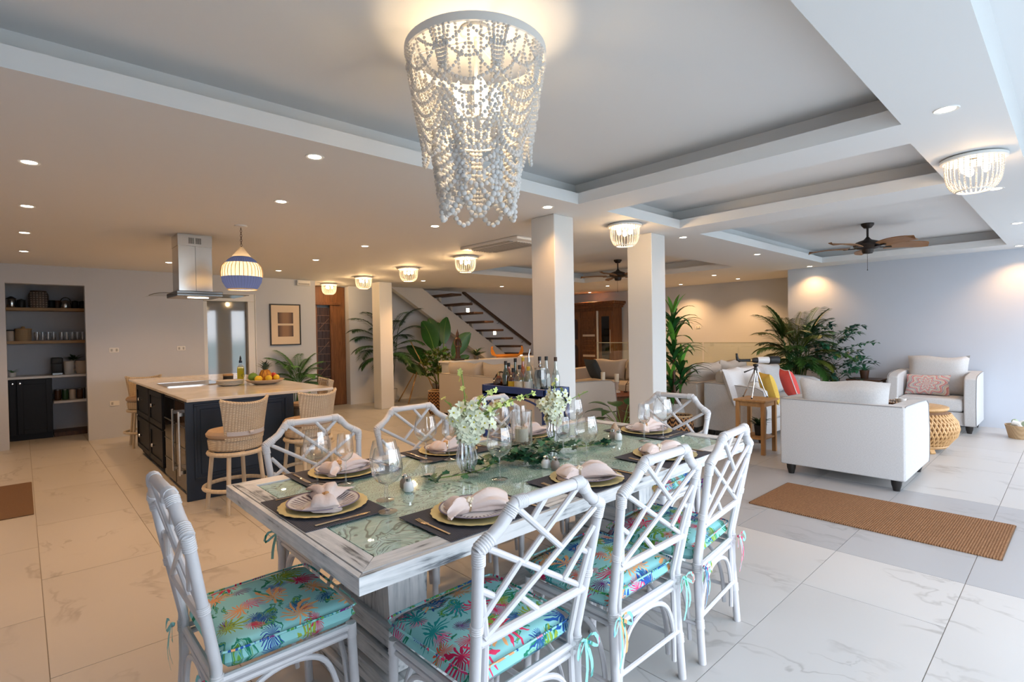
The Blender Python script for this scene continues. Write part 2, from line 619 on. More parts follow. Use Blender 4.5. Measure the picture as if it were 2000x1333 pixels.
ring_me = mesh_of('trim_ring', B().lathe([(.034, .0005), (.050, -.004), (.053, .0)], n=20), 'lamp_white')
disc_me = mesh_of('diffuser', B().lathe([(0, -.0015), (.036, -.0015)], n=16), 'downlight_glow')
DLS = [
 (.06, 4.19, 'first of the row leading to the pantry, nearest the camera'),
 (.06, 5.56, 'second of the row leading to the pantry, left of the island'),
 (.05, 6.93, 'third of the row leading to the pantry'),
 (.05, 8.36, 'last of the row, just in front of the pantry opening'),
 (1.28, 3.04, 'beside the long cove edge, left of the big beaded chandelier'),
 (1.50, 4.21, 'over the floor between island and dining table, nearer than the hood'),
 (1.51, 8.50, 'partly behind the steel chimney of the range hood'),
 (2.96, 4.25, 'above the row of dining chairs, between chandelier and pillar'),
 (2.975, 5.70, 'over the walkway beside the island, second from the chandelier'),
 (2.98, 7.12, 'over the walkway, third from the chandelier'),
 (3.0, 8.60, 'above the framed picture near the frosted door wall'),
 (3.25, 3.03, 'tucked beside the corner of the tray ceiling above the first white pillar'),
 (5.5, 3.05, 'beside the corner of the middle tray, above the second white pillar'),
 (7.59, 3.08, 'midway along the edge of the tray that holds the near fan'),
 (9.83, 3.12, 'washing the corner of the grey wall with warm light above the palm'),
 (9.79, 4.79, 'in the far soffit, second from the recessed wall corner'),
 (10.92, 4.83, 'above the glass railing, close to the far recessed wall'),
 (11.05, 6.2, 'dim one in the far soffit above the tall dracaena'),
 (3.31, .44, 'in the beam by the windows, nearest the camera'),
 (5.52, .44, 'in the beam by the windows, just behind the near beaded lamp'),
 (7.57, .44, 'in the beam by the windows, far end'),
 (9.75, .55, 'washing the grey wall at the far end of the window beam'),
 (5.76, 8.7, 'over the foot of the hall beside the third beaded lamp'),
 (7.9, 8.8, 'in front of the staircase'),
 (9.9, 7.39, 'in the far soffit just below the far fan'),
 (11.1, 8.87, 'above the dark carved wardrobe'),
]
for x, y, lb in DLS:
    t = thing('downlight', 'round recessed downlight ' + lb, 'downlight', (x, y, ZC), group='recessed ceiling downlights')
    obj('trim_ring', ring_me, 'lamp_white', t)
    obj('diffuser', disc_me, 'downlight_glow', t)
    pw = DOWN * (.95 if x < 2 and y < 4.3 else 2.2 if x > 5.6 and y > 4 else 1.0 if y > 3.5 else (.9 if (x, y) in ((9.83, 3.12), (9.75, .55)) else .45))
    lamp('SPOT', (0, 0, -.012), pw, WARM, t, .03, R(125), .75)

def strand(pts, r, sub=1):
    """beads threaded along a path"""
    b = B()
    pts = [Vector(p) for p in pts]
    acc, step = 0.0, r * 2.0
    b.ball(pts[0], r, sub)
    for p, q in zip(pts, pts[1:]):
        L = (q - p).length
        while acc + step <= L + 1e-9:
            acc += step
            b.ball(p.lerp(q, acc / L), r, sub)
        acc -= L
    return b

# flush lamps: a white ring with strands of beads gathered into a shallow bowl
def flush_lamp(label):
    t = thing('flush_lamp', label, 'ceiling lamp', (0, 0, ZC), group='beaded flush ceiling lamps')
    obj('ring', B().lathe([(.02, -.002), (.150, -.002), (.165, -.010), (.165, -.026), (.150, -.030), (.146, -.018), (.02, -.012)], n=40), 'lamp_white', t)
    pr = [(.140, -.030), (.141, -.075), (.137, -.120), (.128, -.160), (.112, -.190), (.095, -.204), (.084, -.208)]
    sm = mesh_of('bead_strand', strand([(r, 0, z) for r, z in pr], .0052), 'bead_milky')
    for k in range(30):
        obj('bead_strand', sm, 'bead_milky', t, rz=2 * PI * k / 30)
    obj('bottom_ring', B().tube([(.084 * math.cos(a * PI / 12), .084 * math.sin(a * PI / 12), -.211) for a in range(24)], .005, 6, True), 'lamp_white', t)
    for a in (0.4, 2.5, 4.6):
        obj('bulb', B().lathe([(0, -.045), (.012, -.05), (.022, -.075), (.018, -.10), (0, -.112)], (.06 * math.cos(a), .06 * math.sin(a), 0), 12), 'bulb_glow', t)
    return t
FL = [(4.36, .45, 'beaded flush lamp in the beam by the windows, largest and nearest of the six'),
      (4.36, 3.04, 'beaded flush lamp hanging between the two white pillars'),
      (4.42, 5.65, 'beaded flush lamp beside the air conditioner, third from the carved door'),
      (4.44, 7.11, 'beaded flush lamp left of the stair top, in the middle of the hall row'),
      (4.48, 8.66, 'beaded flush lamp just left of the slim hall pillar'),
      (4.50, 10.14, 'small looking beaded flush lamp in front of the carved wooden door')]
f0 = flush_lamp(FL[0][2])
f0.location = (FL[0][0], FL[0][1], ZC)
for i, (x, y, lb) in enumerate(FL):
    t = f0 if i == 0 else dup(f0, (x, y, ZC), .2 * i, lb)
    lamp('POINT', (0, 0, -.085), FLUSH * (2.2 if y > 5 else 1), (1.0, .62, .29), t, .05)

# the big chandelier
def chandelier():
    t = thing('chandelier', 'large tiered chandelier of draped white wooden beads over the dining table', 'chandelier', (1.42, 1.72, ZU))
    obj('canopy', B().lathe([(0, 0), (.062, 0), (.066, -.014), (.055, -.024), (.012, -.030), (0, -.030)], n=28), 'lamp_white', t)
    obj('rod', B().tube([(0, 0, -.03), (0, 0, -.36)], .008, 8), 'lamp_white', t)
    zr = -.115
    obj('hoop', B().lathe([(.286, zr + .022), (.294, zr + .020), (.294, zr - .012), (.286, zr - .014), (.286, zr + .022)], n=56), 'lamp_white', t)
    for k in range(3):
        a = k * 2 * PI / 3 + .3
        obj('hanger', B().tube([(0, 0, -.04), (.286 * math.cos(a), .286 * math.sin(a), zr + .012)], .004, 6), 'lamp_white', t)
    obj('lower_hoop', B().tube([(.178 * math.cos(a * PI / 20), .178 * math.sin(a * PI / 20), -.44) for a in range(40)], .005, 6, True), 'lamp_white', t)
    def rad(z):   # outer skirt radius: tapers inward on the way down
        u = min(1, max(0, (zr - z) / .40))
        return .284 - .072 * u
    nA = 8
    # inner vertical strands from hoop to the lower hoop
    sm = mesh_of('bead_strand', strand([(.276, 0, zr - .012), (.236, 0, -.27), (.180, 0, -.435)], .0068), 'bead_milky')
    for k in range(36):
        obj('bead_strand', sm, 'bead_milky', t, rz=2 * PI * (k + .5) / 36)
    # fans of strands falling from every second point of the hoop and gathered half way down
    for k in range(nA):
        for j in (-2, -1, 0, 1, 2):
            a0, a1 = 2 * PI * (k + .5) / nA + j * .075, 2 * PI * (k + .5) / nA + j * .018
            pts = []
            for i in range(9):
                u = i / 8
                z = zr - .012 - .15 * u
                a = a0 + (a1 - a0) * u ** .8
                pts.append(((rad(z) + .006) * math.cos(a), (rad(z) + .006) * math.sin(a), z))
            obj('bead_strand', strand(pts, .0072), 'bead_milky', t)
    # draped swags hung between the gathered points, one below the other
    for dpt in range(6):
        pts = []
        for i in range(25):
            u = i / 24
            a = (u - .5) * (2 * PI / nA)
            q = 1 - (2 * u - 1) ** 2
            z = zr - .155 - .034 * dpt - (.055 + .014 * dpt) * q
            r = rad(z) + .012
            pts.append((r * math.cos(a), r * math.sin(a), z))
        sm = mesh_of('bead_swag', strand(pts, .0086), 'bead_milky')
        for k in range(nA):
            obj('bead_swag', sm, 'bead_milky', t, rz=2 * PI * (k + 1) / nA)
    for dpt in range(3):        # shallow swags high up across the open bays
        pts = []
        for i in range(21):
            u = i / 20
            a = (u - .5) * (2 * PI / nA) * .9
            q = 1 - (2 * u - 1) ** 2
            z = zr - .03 - .03 * dpt - (.05 + .02 * dpt) * q
            r = rad(z) + .010
            pts.append((r * math.cos(a), r * math.sin(a), z))
        sm = mesh_of('bead_swag', strand(pts, .0072), 'bead_milky')
        for k in range(nA):
            obj('bead_swag', sm, 'bead_milky', t, rz=2 * PI * (k + .5 + .5 * (dpt % 2)) / nA)
    # lower tier: bigger beads
    nL = 7
    for dpt in range(4):
        r0 = .0088 + .0006 * dpt
        pts = []
        for i in range(19):
            u = i / 18
            a = (u - .5) * (2 * PI / nL)
            q = 1 - (2 * u - 1) ** 2
            z = -.50 - .045 * dpt - .055 * q
            r = .184 - .006 * dpt
            pts.append((r * math.cos(a), r * math.sin(a), z))
        sm = mesh_of('bead_swag', strand(pts, r0, 2), 'bead_milky')
        for k in range(nL):
            obj('bead_swag', sm, 'bead_milky', t, rz=2 * PI * (k + .5) / nL)
    sm = mesh_of('bead_strand', strand([(.180, 0, -.44), (.169, 0, -.60), (.151, 0, -.700)], .0098, 2), 'bead_milky')
    for k in range(nL * 3):
        obj('bead_strand', sm, 'bead_milky', t, rz=2 * PI * (k // 3 + .11 * (k % 3 - 1)) / nL)
    for j, (zz, off) in enumerate(((-.695, 0.0), (-.665, .5))):
        pts = []
        for i in range(17):
            u = i / 16
            a = (u - .5) * (2 * PI / nL)
            q = 1 - (2 * u - 1) ** 2
            r = .153 - .012 * j
            pts.append((r * math.cos(a), r * math.sin(a), zz - (.090 - .01 * j) * q))
        sm = mesh_of('bead_loop', strand(pts, .0118, 2), 'bead_milky')
        for k in range(nL):
            obj('bead_loop', sm, 'bead_milky', t, rz=2 * PI * (k + off + .5) / nL)
    for k in range(5):
        a = 2 * PI * k / 5 + .5
        c = (.085 * math.cos(a), .085 * math.sin(a), 0)
        obj('arm', B().tube([(0, 0, -.35), (.05 * math.cos(a), .05 * math.sin(a), -.37), (c[0], c[1], -.34)], .005, 6), 'lamp_white', t)
        obj('bulb', B().lathe([(.010, -.34), (.022, -.31), (.026, -.285), (.016, -.255), (0, -.232)], c, 12), 'bulb_glow', t)
    lamp('POINT', (0, 0, -.30), CHAND, (1.0, .70, .40), t, .07)
    lamp('POINT', (0, 0, -.055), CHAND * .07, WARM, t, .04)
    return t
chandelier()

# ceiling fans, standing still
def fan(label, loc, rz):
    t = thing('ceiling_fan', label, 'ceiling fan', loc, rz, 'bronze fans with wooden blades')
    obj('canopy', B().lathe([(0, 0), (.07, 0), (.068, -.02), (.04, -.055), (.016, -.06), (0, -.06)], n=24), 'bronze', t)
    obj('rod', B().tube([(0, 0, -.05), (0, 0, -.20)], .012, 10), 'bronze', t)
    obj('motor', B().lathe([(.014, -.165), (.030, -.185), (.045, -.20), (.12, -.225), (.150, -.255), (.150, -.275), (.115, -.305), (.065, -.315), (.06, -.345), (.05, -.365), (0, -.372)], n=32), 'bronze', t)
    bl = B()
    n = 12
    top, bot = [], []
    for i in range(n + 1):
        u = i / n
        x = .20 + .46 * u
        wdt = .055 + .045 * math.sin(PI * min(1, u * .85 + .12)) + .02 * u
        if u > .85: wdt *= math.sqrt(max(0.02, 1 - ((u - .85) / .15) ** 2))
        z = -.285 + .012 * math.sin(PI * u)
        top.append((x, -wdt, z + .018)); bot.append((x, wdt, z - .018))
    o = [(p[0], p[1], p[2] + .004) for p in top] + [(p[0], p[1], p[2] + .004) for p in bot] + [(p[0], p[1], p[2] - .004) for p in top] + [(p[0], p[1], p[2] - .004) for p in bot]
    m = n + 1
    fs = []
    for i in range(n):
        fs += [[i, i + 1, m + i + 1, m + i], [2 * m + i, 3 * m + i, 3 * m + i + 1, 2 * m + i + 1], [i, 2 * m + i, 2 * m + i + 1, i + 1], [m + i, m + i + 1, 3 * m + i + 1, 3 * m + i]]
    fs += [[0, m, 3 * m, 2 * m], [n, 2 * m + n, 3 * m + n, m + n]]
    bl.add(o, fs)
    bm_ = mesh_of('blade', bl, 'fan_wood')
    br = mesh_of('blade_arm', B().box(.12, -.018, -.300, .26, .018, -.288, .003), 'bronze')
    for k in range(5):
        q = obj('blade', bm_, 'fan_wood', t, rz=2 * PI * k / 5)
        obj('blade_arm', br, 'bronze', q)
    obj('pull_chain', B().tube([(.03, 0, -.36), (.03, 0, -.56)], .0022, 5).ball((.03, 0, -.565), .007), 'bronze', t)
    return t
fan('bronze ceiling fan with tan wooden blades in the tray over the loveseat', (7.62, 1.77, ZU), R(18))
fan('bronze ceiling fan seen between the two white pillars', (7.78, 5.58, ZU), R(50))

# air conditioner cassette
ac = thing('air_conditioner', 'white ceiling air conditioner cassette left of the first pillar', 'air conditioner', (4.15, 4.60, ZC))
obj('panel', B().box(-.24, -.5, -.035, .24, .5, 0, .012, 2), 'plastic_white', ac)
obj('grille', B().box(-.14, -.40, -.042, .14, .40, -.034, .004), 'plastic_white', ac)
for k in range(7):
    obj('grille_slat', B().box(-.12 + .04 * k - .004, -.38, -.047, -.12 + .04 * k + .004, .38, -.04), 'plastic_grey', ac)
for s in (-1, 1):
    obj('louver', B().box(s * .19 - .03, -.36, -.043, s * .19 + .03, .36, -.034, .003), 'plastic_grey', ac)
# ---------------------------------------------------------------- kitchen
plain('navy', (0.006, 0.019, 0.045), 0.45, var=.12, vs=3)
plain('navy_dark', (0.0035, 0.006, 0.012), 0.5, spec=.3)
def _quartz(t):
    v = t.coord()
    f = t.noise(v, 3, 5, .6, 1.2)
    return t.bsdf(t.ramp(f, ((.35, (.58, .54, .49)), (.7, (.72, .69, .65)))), .12, 0, None, .5)
DEFS['quartz'] = _quartz
plain('steel', (0.62, 0.62, 0.61), 0.22, 1.0)
plain('steel_dark', (0.20, 0.20, 0.20), 0.3, 1.0)
plain('black_glass', (0.008, 0.008, 0.009), 0.05, 0, spec=.7)
plain('chrome', (0.75, 0.75, 0.76), 0.12, 1.0)
plain('ceramic_white', (0.72, 0.71, 0.69), 0.25)
plain('ceramic_tan', (0.60, 0.50, 0.42), 0.35)
plain('black_matte', (0.012, 0.012, 0.013), 0.5)
plain('white_lacquer', (0.74, 0.74, 0.74), 0.35)
wood('oak', (.40, .23, .10), (.58, .36, .17), 'X', 3)
wood('dark_wood', (.035, .016, .010), (.11, .048, .022), 'Z', 3)
wood('teak', (.10, .040, .015), (.21, .088, .032), 'Z', 3, .4)
plain('frame_white', (0.72, 0.73, 0.74), 0.35)
plain('gold', (0.62, 0.42, 0.18), 0.28, 1.0)
glass('clear_glass')
glass('smoke_glass', (.55, .58, .56), 1.0)

# pantry
cab = thing('base_cabinet', 'near-black navy base cabinet with two panelled doors inside the pantry', 'cabinet', (.02, 10.5, 0))
obj('carcass', B().box(-1.2, .02, .08, .31, .52, .90), 'navy_dark', cab)
obj('plinth', B().box(-1.2, .05, 0, .31, .5, .08), 'navy_dark', cab)
for x0, x1, kx in ((-.64, -.09, -.125), (-.08, .31, -.045)):
    d = obj('door', B().box(x0, 0, .09, x1, .022, .89, .002), 'navy_dark', cab)
    b = B()
    b.box(x0 + .002, -.010, .09, x0 + .07, .002, .89, .003).box(x1 - .07, -.010, .09, x1 - .002, .002, .89, .003)
    b.box(x0 + .07, -.010, .09, x1 - .07, .002, .16, .003).box(x0 + .07, -.010, .82, x1 - .07, .002, .89, .003)
    obj('door_moulding', b, 'navy_dark', d)
    obj('knob', B().lathe([(0, -.045), (.014, -.042), (.017, -.034), (.008, -.022), (.008, 0)], n=12).xf(Matrix.Translation((kx, -.008, .84)) @ Matrix.Rotation(R(-90), 4, 'X')), 'chrome', d)
obj('pantry_worktop', B().box(-1.42, -.03, -.035, 1.31, .52, 0, .004), 'white_lacquer', loc=(.02, 10.5, .935), label='white worktop running across the pantry above the dark cabinet', cat='worktop')
op = thing('shelf_unit', 'pale grey open shelf unit beside the dark pantry cabinet', 'shelf', (.68, 10.5, 0))
obj('back_panel', B().box(-.34, .48, .06, .6, .5, .90), 'wall_paint', op)
obj('shelf', B().box(-.335, .03, .505, .6, .48, .54, .002), 'white_lacquer', op)
obj('plinth', B().box(-.34, .06, 0, .6, .5, .06), 'dark_wood', op)
for z, lb in ((1.915, 'upper floating oak shelf in the pantry holding dark canisters'), (1.415, 'lower floating oak shelf in the pantry holding glasses')):
    obj('wall_shelf', B().box(-1.3, 0, 0, 1.3, .30, .045, .003), 'oak', loc=(0, 10.745, z), label=lb, cat='shelf')
def jar(nm, prof, mat, x, y, z, lb, cat, n=20, lid=None, lidm='black_matte', group=None):
    t = thing(nm, lb, cat, (x, y, z), 0, group)
    obj('body', B().lathe(prof, n=n), mat, t)
    if lid: obj('lid', B().lathe(lid, n=n), lidm, t)
    return t
def cyl(r, h, tp=1.0, bev=.006): return [(0, 0), (r * .94, 0), (r, bev), (r * tp, h - bev), (r * tp * .95, h), (0, h)]
zt = 1.96
jar('canister', cyl(.055, .13), 'steel', -.09, 10.85, zt, 'small shiny steel canister at the left of the upper pantry shelf', 'canister', lid=[(0, .17), (.02, .165), (.058, .135), (.058, .13)])
jar('canister', cyl(.05, .11), 'black_matte', .02, 10.86, zt, 'black canister between the steel canister and the woven lantern', 'canister', lid=[(0, .135), (.052, .115), (.052, .11)])
ln = thing('woven_lantern', 'tall dark woven lantern with diamond pattern on the upper pantry shelf', 'lantern', (.215, 10.87, zt))
woven('lantern_weave', (.05, .025, .02), (.62, .52, .45), 9, 9, .6)
obj('body', B().lathe([(0, 0), (.10, .0), (.118, .03), (.118, .20), (.10, .24), (.085, .25)], n=28), 'lantern_weave', ln)
obj('rim', B().lathe([(.085, .24), (.095, .24), (.095, .262), (.085, .262)], n=24), 'dark_wood', ln)
jar('canister', cyl(.05, .12), 'navy_dark', .36, 10.86, zt, 'dark blue canister right of the woven lantern', 'canister')
jar('canister', cyl(.045, .12), 'dark_wood', .43, 10.88, zt, 'brown wooden canister behind the shiny kettle', 'canister')
kt = thing('kettle', 'shiny steel stovetop kettle with black handle on the upper pantry shelf', 'kettle', (.53, 10.84, zt))
obj('body', B().lathe([(0, 0), (.07, 0), (.078, .03), (.062, .10), (.03, .125), (0, .13)], n=24), 'steel', kt)
obj('handle', B().tube([(.06 * math.cos(a * PI / 8), 0, .105 + .065 * math.sin(a * PI / 8)) for a in range(9)], .006, 6), 'black_matte', kt)
for x, lb in ((.645, 'black canister right of the kettle'), (.735, 'black canister at the right end of the upper pantry shelf')):
    jar('canister', cyl(.042, .11), 'black_matte', x, 10.87, zt, lb, 'canister', lid=[(0, .13), (.044, .116), (.044, .108)])
zm = 1.46
jar('canister', cyl(.045, .15), 'ceramic_tan', -.115, 10.85, zm, 'narrow tan jar with dark lid at the left end of the lower pantry shelf', 'jar', lid=[(0, .17), (.048, .165), (.048, .15)])
woven('straw', (.40, .27, .15), (.66, .48, .30), 22, 30, .5)
jar('straw_canister', cyl(.095, .17), 'straw', .03, 10.87, zm, 'round straw coloured lidded canister on the lower pantry shelf', 'canister', lid=[(0, .22), (.02, .215), (.025, .19), (.10, .185), (.10, .165)], lidm='oak')
gm = mesh_of('glass', B().lathe([(0, .004), (.026, .004), (.032, .06), (.034, .13), (.033, .13), (.030, .06), (.024, .010), (0, .010)], n=18), 'clear_glass')
for i in range(9):
    obj('tumbler', gm, 'clear_glass', loc=(.185 + .064 * i + (.03 if i > 3 else 0), 10.82 + .03 * (i % 2), zm), label=('first', 'second', 'third', 'fourth', 'fifth', 'sixth', 'seventh', 'eighth', 'last')[i] + ' clear drinking glass from the straw canister on the lower pantry shelf', cat='glass', group='glasses on the lower pantry shelf')
def sprig(nm, lb, x, y, z, h, n, ln, potm='ceramic_white', pr=.045, leaf='leaf_mid'):
    t = thing(nm, lb, 'plant', (x, y, z))
    obj('pot', B().lathe([(0, 0), (pr * .75, 0), (pr, h), (pr * .92, h), (pr * .85, h * .8), (0, h * .8)], n=18), potm, t)
    b = B()
    for i in range(n):
        a = 2.4 * i + rnd.random()
        e = .35 + .9 * rnd.random()
        L = ln * (.7 + .5 * rnd.random())
        pts = [(math.cos(a) * L * u * math.cos(e * (1.3 - u * .7)), math.sin(a) * L * u * math.cos(e * (1.3 - u * .7)), h * .85 + L * math.sin(e) * u * (1.15 - .4 * u)) for u in (0, .35, .7, 1)]
        b.blade(pts, [.006, L * .10, L * .09, .001], fold=.3)
    obj('foliage', b, leaf, t, ang=180)
    return t
plain('leaf_mid', (.06, .20, .045), .45, var=.35, vs=9)
plain('leaf_dark', (.016, .062, .018), .4, var=.3, vs=9)
plain('leaf_lime', (.28, .36, .06), .5, var=.3, vs=12)
sprig('potted_herb', 'tiny herb in a white pot at the left end of the pantry worktop', -.10, 10.68, .936, .06, 12, .09)
cm = thing('coffee_machine', 'black coffee machine on the pantry worktop', 'coffee machine', (.40, 10.68, .936))
obj('body', B().box(-.065, -.02, 0, .065, .14, .26, .012, 2), 'black_matte', cm)
obj('head', B().box(-.065, -.10, .17, .065, .0, .26, .012, 2), 'black_matte', cm)
obj('drip_tray', B().box(-.06, -.11, 0, .06, 0, .03, .004), 'steel_dark', cm)
jar('utensil_pot', cyl(.065, .20, 1.05), 'ceramic_white', .545, 10.70, .936, 'pale grey storage jar beside the coffee machine', 'jar')
jug = thing('jug', 'squat cream jug with handle in front of the storage jar', 'jug', (.70, 10.66, .936))
obj('body', B().lathe([(0, 0), (.07, 0), (.085, .05), (.085, .19), (.078, .20), (.078, .05), (0, .02)], n=24), 'ceramic_tan', jug)
obj('handle', B().tube([(-.08 - .04 * math.sin(a * PI / 8), 0, .17 - .12 * a / 8) for a in range(9)], .008, 6), 'ceramic_tan', jug)
sprig('dried_flowers', 'bunch of dark dried stems standing behind the cream jug', .60, 10.80, .936, .22, 26, .15, 'ceramic_white', .05, 'leaf_dark')
bt = thing('bottle', 'dark green wine bottle on the pantry worktop', 'bottle', (.80, 10.82, .936))
obj('body', B().lathe([(0, 0), (.036, 0), (.038, .01), (.038, .19), (.014, .26), (.014, .33), (0, .33)], n=18), 'leaf_dark', bt)
dp = thing('drink_dispenser', 'glass drink dispenser on a dark stand at the right of the pantry worktop', 'dispenser', (.97, 10.72, .936))
obj('stand', B().lathe([(0, 0), (.10, 0), (.10, .12), (0, .12)], n=20), 'black_matte', dp)
obj('jar', B().lathe([(0, .125), (.095, .125), (.10, .15), (.10, .32), (.07, .36), (.07, .39)], n=24), 'smoke_glass', dp)
obj('lid', B().lathe([(.075, .385), (.075, .40), (0, .41)], n=24), 'steel_dark', dp)
for i in range(7):
    c = ('dark_wood', 'leaf_dark', 'ceramic_tan', 'dark_wood', 'steel_dark', 'leaf_dark', 'black_matte')[i]
    jar('spice_jar', cyl(.04, .15), c, .40 + .088 * i, 10.72, .54, ('brown', 'dark green', 'tan', 'dark brown', 'steel grey', 'olive', 'black')[i] + ' storage jar in the row on the low white pantry shelf', 'jar', 16, [(0, .17), (.042, .165), (.042, .15)], 'steel_dark', 'jars on the low pantry shelf')

# frosted glass door, outlets, picture and alarm on the kitchen wall
dr = obj('door_1', B().box(2.2, 9.80, 0, 2.26, 9.92, 2.069, .004).box(2.87, 9.741, 0, 2.98, 9.92, 2.069, .004).box(2.2, 9.74, 2.07, 2.98, 9.92, 2.2, .006), 'frame_white', kind='structure')
plain('olive_glass', (.15, .135, .10), .03, 0, spec=1.0, coat=1.0)
obj('glass_pane', B().box(2.26, 9.83, .02, 2.87, 9.845, 2.07), 'olive_glass', dr)
obj('door_rail', B().box(2.985, 9.74, 0, 3.0, 9.78, 2.2, .003), 'frame_white', dr)
def outlet(x, y, z, lb, fx=0, n=3):
    t = thing('wall_socket', lb, 'socket', (x, y, z), fx)
    obj('plate', B().box(-.058, -.009, -.036, .058, 0, .036, .004), 'plastic_white', t)
    for k in range(n):
        obj('rocker', B().box(-.04 + .03 * k, -.012, -.02, -.016 + .03 * k, -.008, .02, .002), 'plastic_white' if k % 2 else 'plastic_grey', t)
outlet(1.01, 9.76, 1.30, 'white switch plate on the kitchen wall right of the pantry', n=3)
outlet(1.87, 9.76, 1.30, 'white switch plate just left of the frosted glass door', n=3)
outlet(1.0, 9.76, .51, 'white power socket low on the kitchen wall', n=2)
pf = thing('framed_print', 'framed print of two brown rectangles in a cream mount beside the glass door', 'picture', (3.50, 9.755, 1.675))
b = B()
for q in ((-.27, -.37, -.25, .37), (.25, -.37, .27, .37), (-.25, .35, .25, .37), (-.25, -.37, .25, -.35)):
    b.box(q[0], -.025, q[1], q[2], 0, q[3], .002)
obj('frame', b, 'black_matte', pf)
plain('mount', (.74, .60, .45), .7)
obj('mount', B().box(-.25, -.012, -.35, .25, -.002, .35), 'mount', pf)
def _print(t):
    v = t.coord()
    x = t.sep(v)[0]
    f = t.ma('ABSOLUTE', t.ma('MULTIPLY', x, 7.0))
    fine = t.wave(v, 60, 0, 'BANDS', 'Z')
    c = t.ramp(f, ((.25, (.27, .15, .085)), (.65, (.14, .075, .05)), (.9, (.03, .02, .03))))
    return t.bsdf(t.mix(t.ma('MULTIPLY', fine, .2), c, (.36, .22, .12)), .6)
DEFS['print_brown'] = _print
for z0 in (-.215, .02):
    obj('image', B().box(-.135, -.0135, z0, .135, -.0125, z0 + .20), 'print_brown', pf)
em = thing('emergency_light', 'small white emergency light box high on the wall above the framed print', 'lamp', (3.83, 9.755, 2.44))
obj('housing', B().box(-.12, -.06, -.05, .12, 0, .05, .008, 2), 'plastic_white', em)
obj('lens', B().box(-.10, -.066, -.035, .10, -.058, -.005, .003), 'plastic_grey', em)

# island
isl = thing('kitchen_island', 'navy kitchen island cabinet with drawers and wine coolers', 'cabinet', (1.07, 5.386, 0))
obj('body', B().box(.02, .03, .09, .90, 2.95, .89), 'navy_dark', isl)
obj('plinth', B().box(.06, .03, 0, .86, 2.9, .09), 'navy_dark', isl)
ep = obj('end_panel', B().box(-.02, 0, 0, .925, .03, .892, .002), 'navy', isl)
b = B()
for q in ((.045, .18, .86, .20), (.045, .845, .86, .865), (.045, .20, .065, .845), (.84, .20, .86, .845)):
    b.box(q[0], -.012, q[1], q[2], .002, q[3], .003)
obj('panel_moulding', b, 'navy', ep)
obj('raised_field', B().box(.095, -.008, .23, .81, .001, .815, .006), 'navy', ep)
for y0, y1 in ((1.11, 1.86), (1.88, 2.75)):
    for z0, z1 in ((.10, .495), (.505, .885)):
        d = obj('drawer', B().box(-.002, y0, z0, .024, y1, z1, .002), 'navy_dark', isl)
        b = B()
        for q in ((y0 + .003, y0 + .06, z0 + .003, z1 - .003), (y1 - .06, y1 - .003, z0 + .003, z1 - .003), (y0 + .06, y1 - .06, z0 + .003, z0 + .06), (y0 + .06, y1 - .06, z1 - .06, z1 - .003)):
            b.box(-.014, q[0], q[2], .0, q[1], q[3], .003)
        obj('drawer_moulding', b, 'navy_dark', d)
        zc = z1 - .15 if z0 > .3 else z0 + .20
        obj('knob', B().lathe([(0, -.05), (.018, -.046), (.021, -.036), (.009, -.022), (.009, 0)], n=12).xf(Matrix.Translation((-.012, (y0 + y1) / 2, zc)) @ Matrix.Rotation(R(90), 4, 'Y')), 'chrome', d)
plain('cooler_glass', (.05, .034, .024), .06, 0, spec=.8)
for y0, y1, hy, m in ((.56, 1.08, .36, 'black_glass'), (.06, .53, .10, 'cooler_glass')):
    d = obj('wine_cooler_door', B().box(.0, y0, .06, .022, y1, .87, .003), m, isl)
    obj('handle', B().box(-.062, hy - .012, .22, -.044, hy + .012, .80, .004).box(-.05, hy - .01, .235, .0, hy + .01, .265).box(-.05, hy - .01, .755, .0, hy + .01, .785), 'steel', d)
    for k in range(3):
        obj('shelf_edge', B().box(-.004, y0 + .03, .24 + .2 * k, .003, y1 - .03, .25 + .2 * k), 'steel_dark', d)
obj('island_worktop', B().box(-.66, -1.70, 0, .67, 1.70, .028, .004), 'quartz', loc=(1.705, 6.995, .893), label='pale stone worktop on the navy island, overhanging its right side', cat='worktop')
ck = thing('cooktop', 'black glass induction cooktop with a steel edge set on the island worktop', 'cooktop', (1.43, 7.10, .922))
obj('glass_plate', B().box(-.26, -.30, 0, .30, .30, .006, .002), 'black_glass', ck)
obj('steel_edge', B().box(-.265, -.308, 0, .305, -.30, .008).box(-.265, .30, 0, .305, .308, .008).box(-.268, -.308, 0, -.26, .308, .008), 'steel', ck)
pl = [(0, 0), (.08, 0), (.135, .018), (.14, .022), (.133, .024), (.08, .008), (0, .008)]
for k in range(4):
    obj('plate', B().lathe(pl, n=36), 'ceramic_white', loc=(1.70, 6.46, .922 + .012 * k), label=('lowest', 'second', 'third', 'topmost')[k] + ' white plate of the stack on the island worktop', cat='plate', group='plates stacked on the island')
jr = thing('jar', 'short black jar with a cork lid behind the plate stack on the island', 'jar', (1.82, 6.99, .921))
obj('body', B().lathe(cyl(.055, .075), n=24), 'black_matte', jr)
obj('lid', B().lathe([(.057, .075), (.057, .092), (.05, .095), (0, .095)], n=24), 'oak', jr)
ob = thing('oil_bottle', 'square bottle of yellow green olive oil with pourer on the island', 'bottle', (1.97, 7.02, .921))
plain('oil', (.42, .40, .01), .12, 0, spec=.6, coat=.5)
obj('body', B().lathe([(0, 0), (.045, 0), (.048, .006), (.048, .16), (.040, .175)], n=4).xf(Matrix.Rotation(R(20), 4, 'Z')), 'oil', ob, ang=20)
obj('neck', B().lathe([(.04, .172), (.016, .205), (.016, .225)], n=14), 'clear_glass', ob)
obj('collar', B().lathe([(.018, .222), (.018, .25), (.012, .256), (0, .256)], n=14), 'navy', ob)
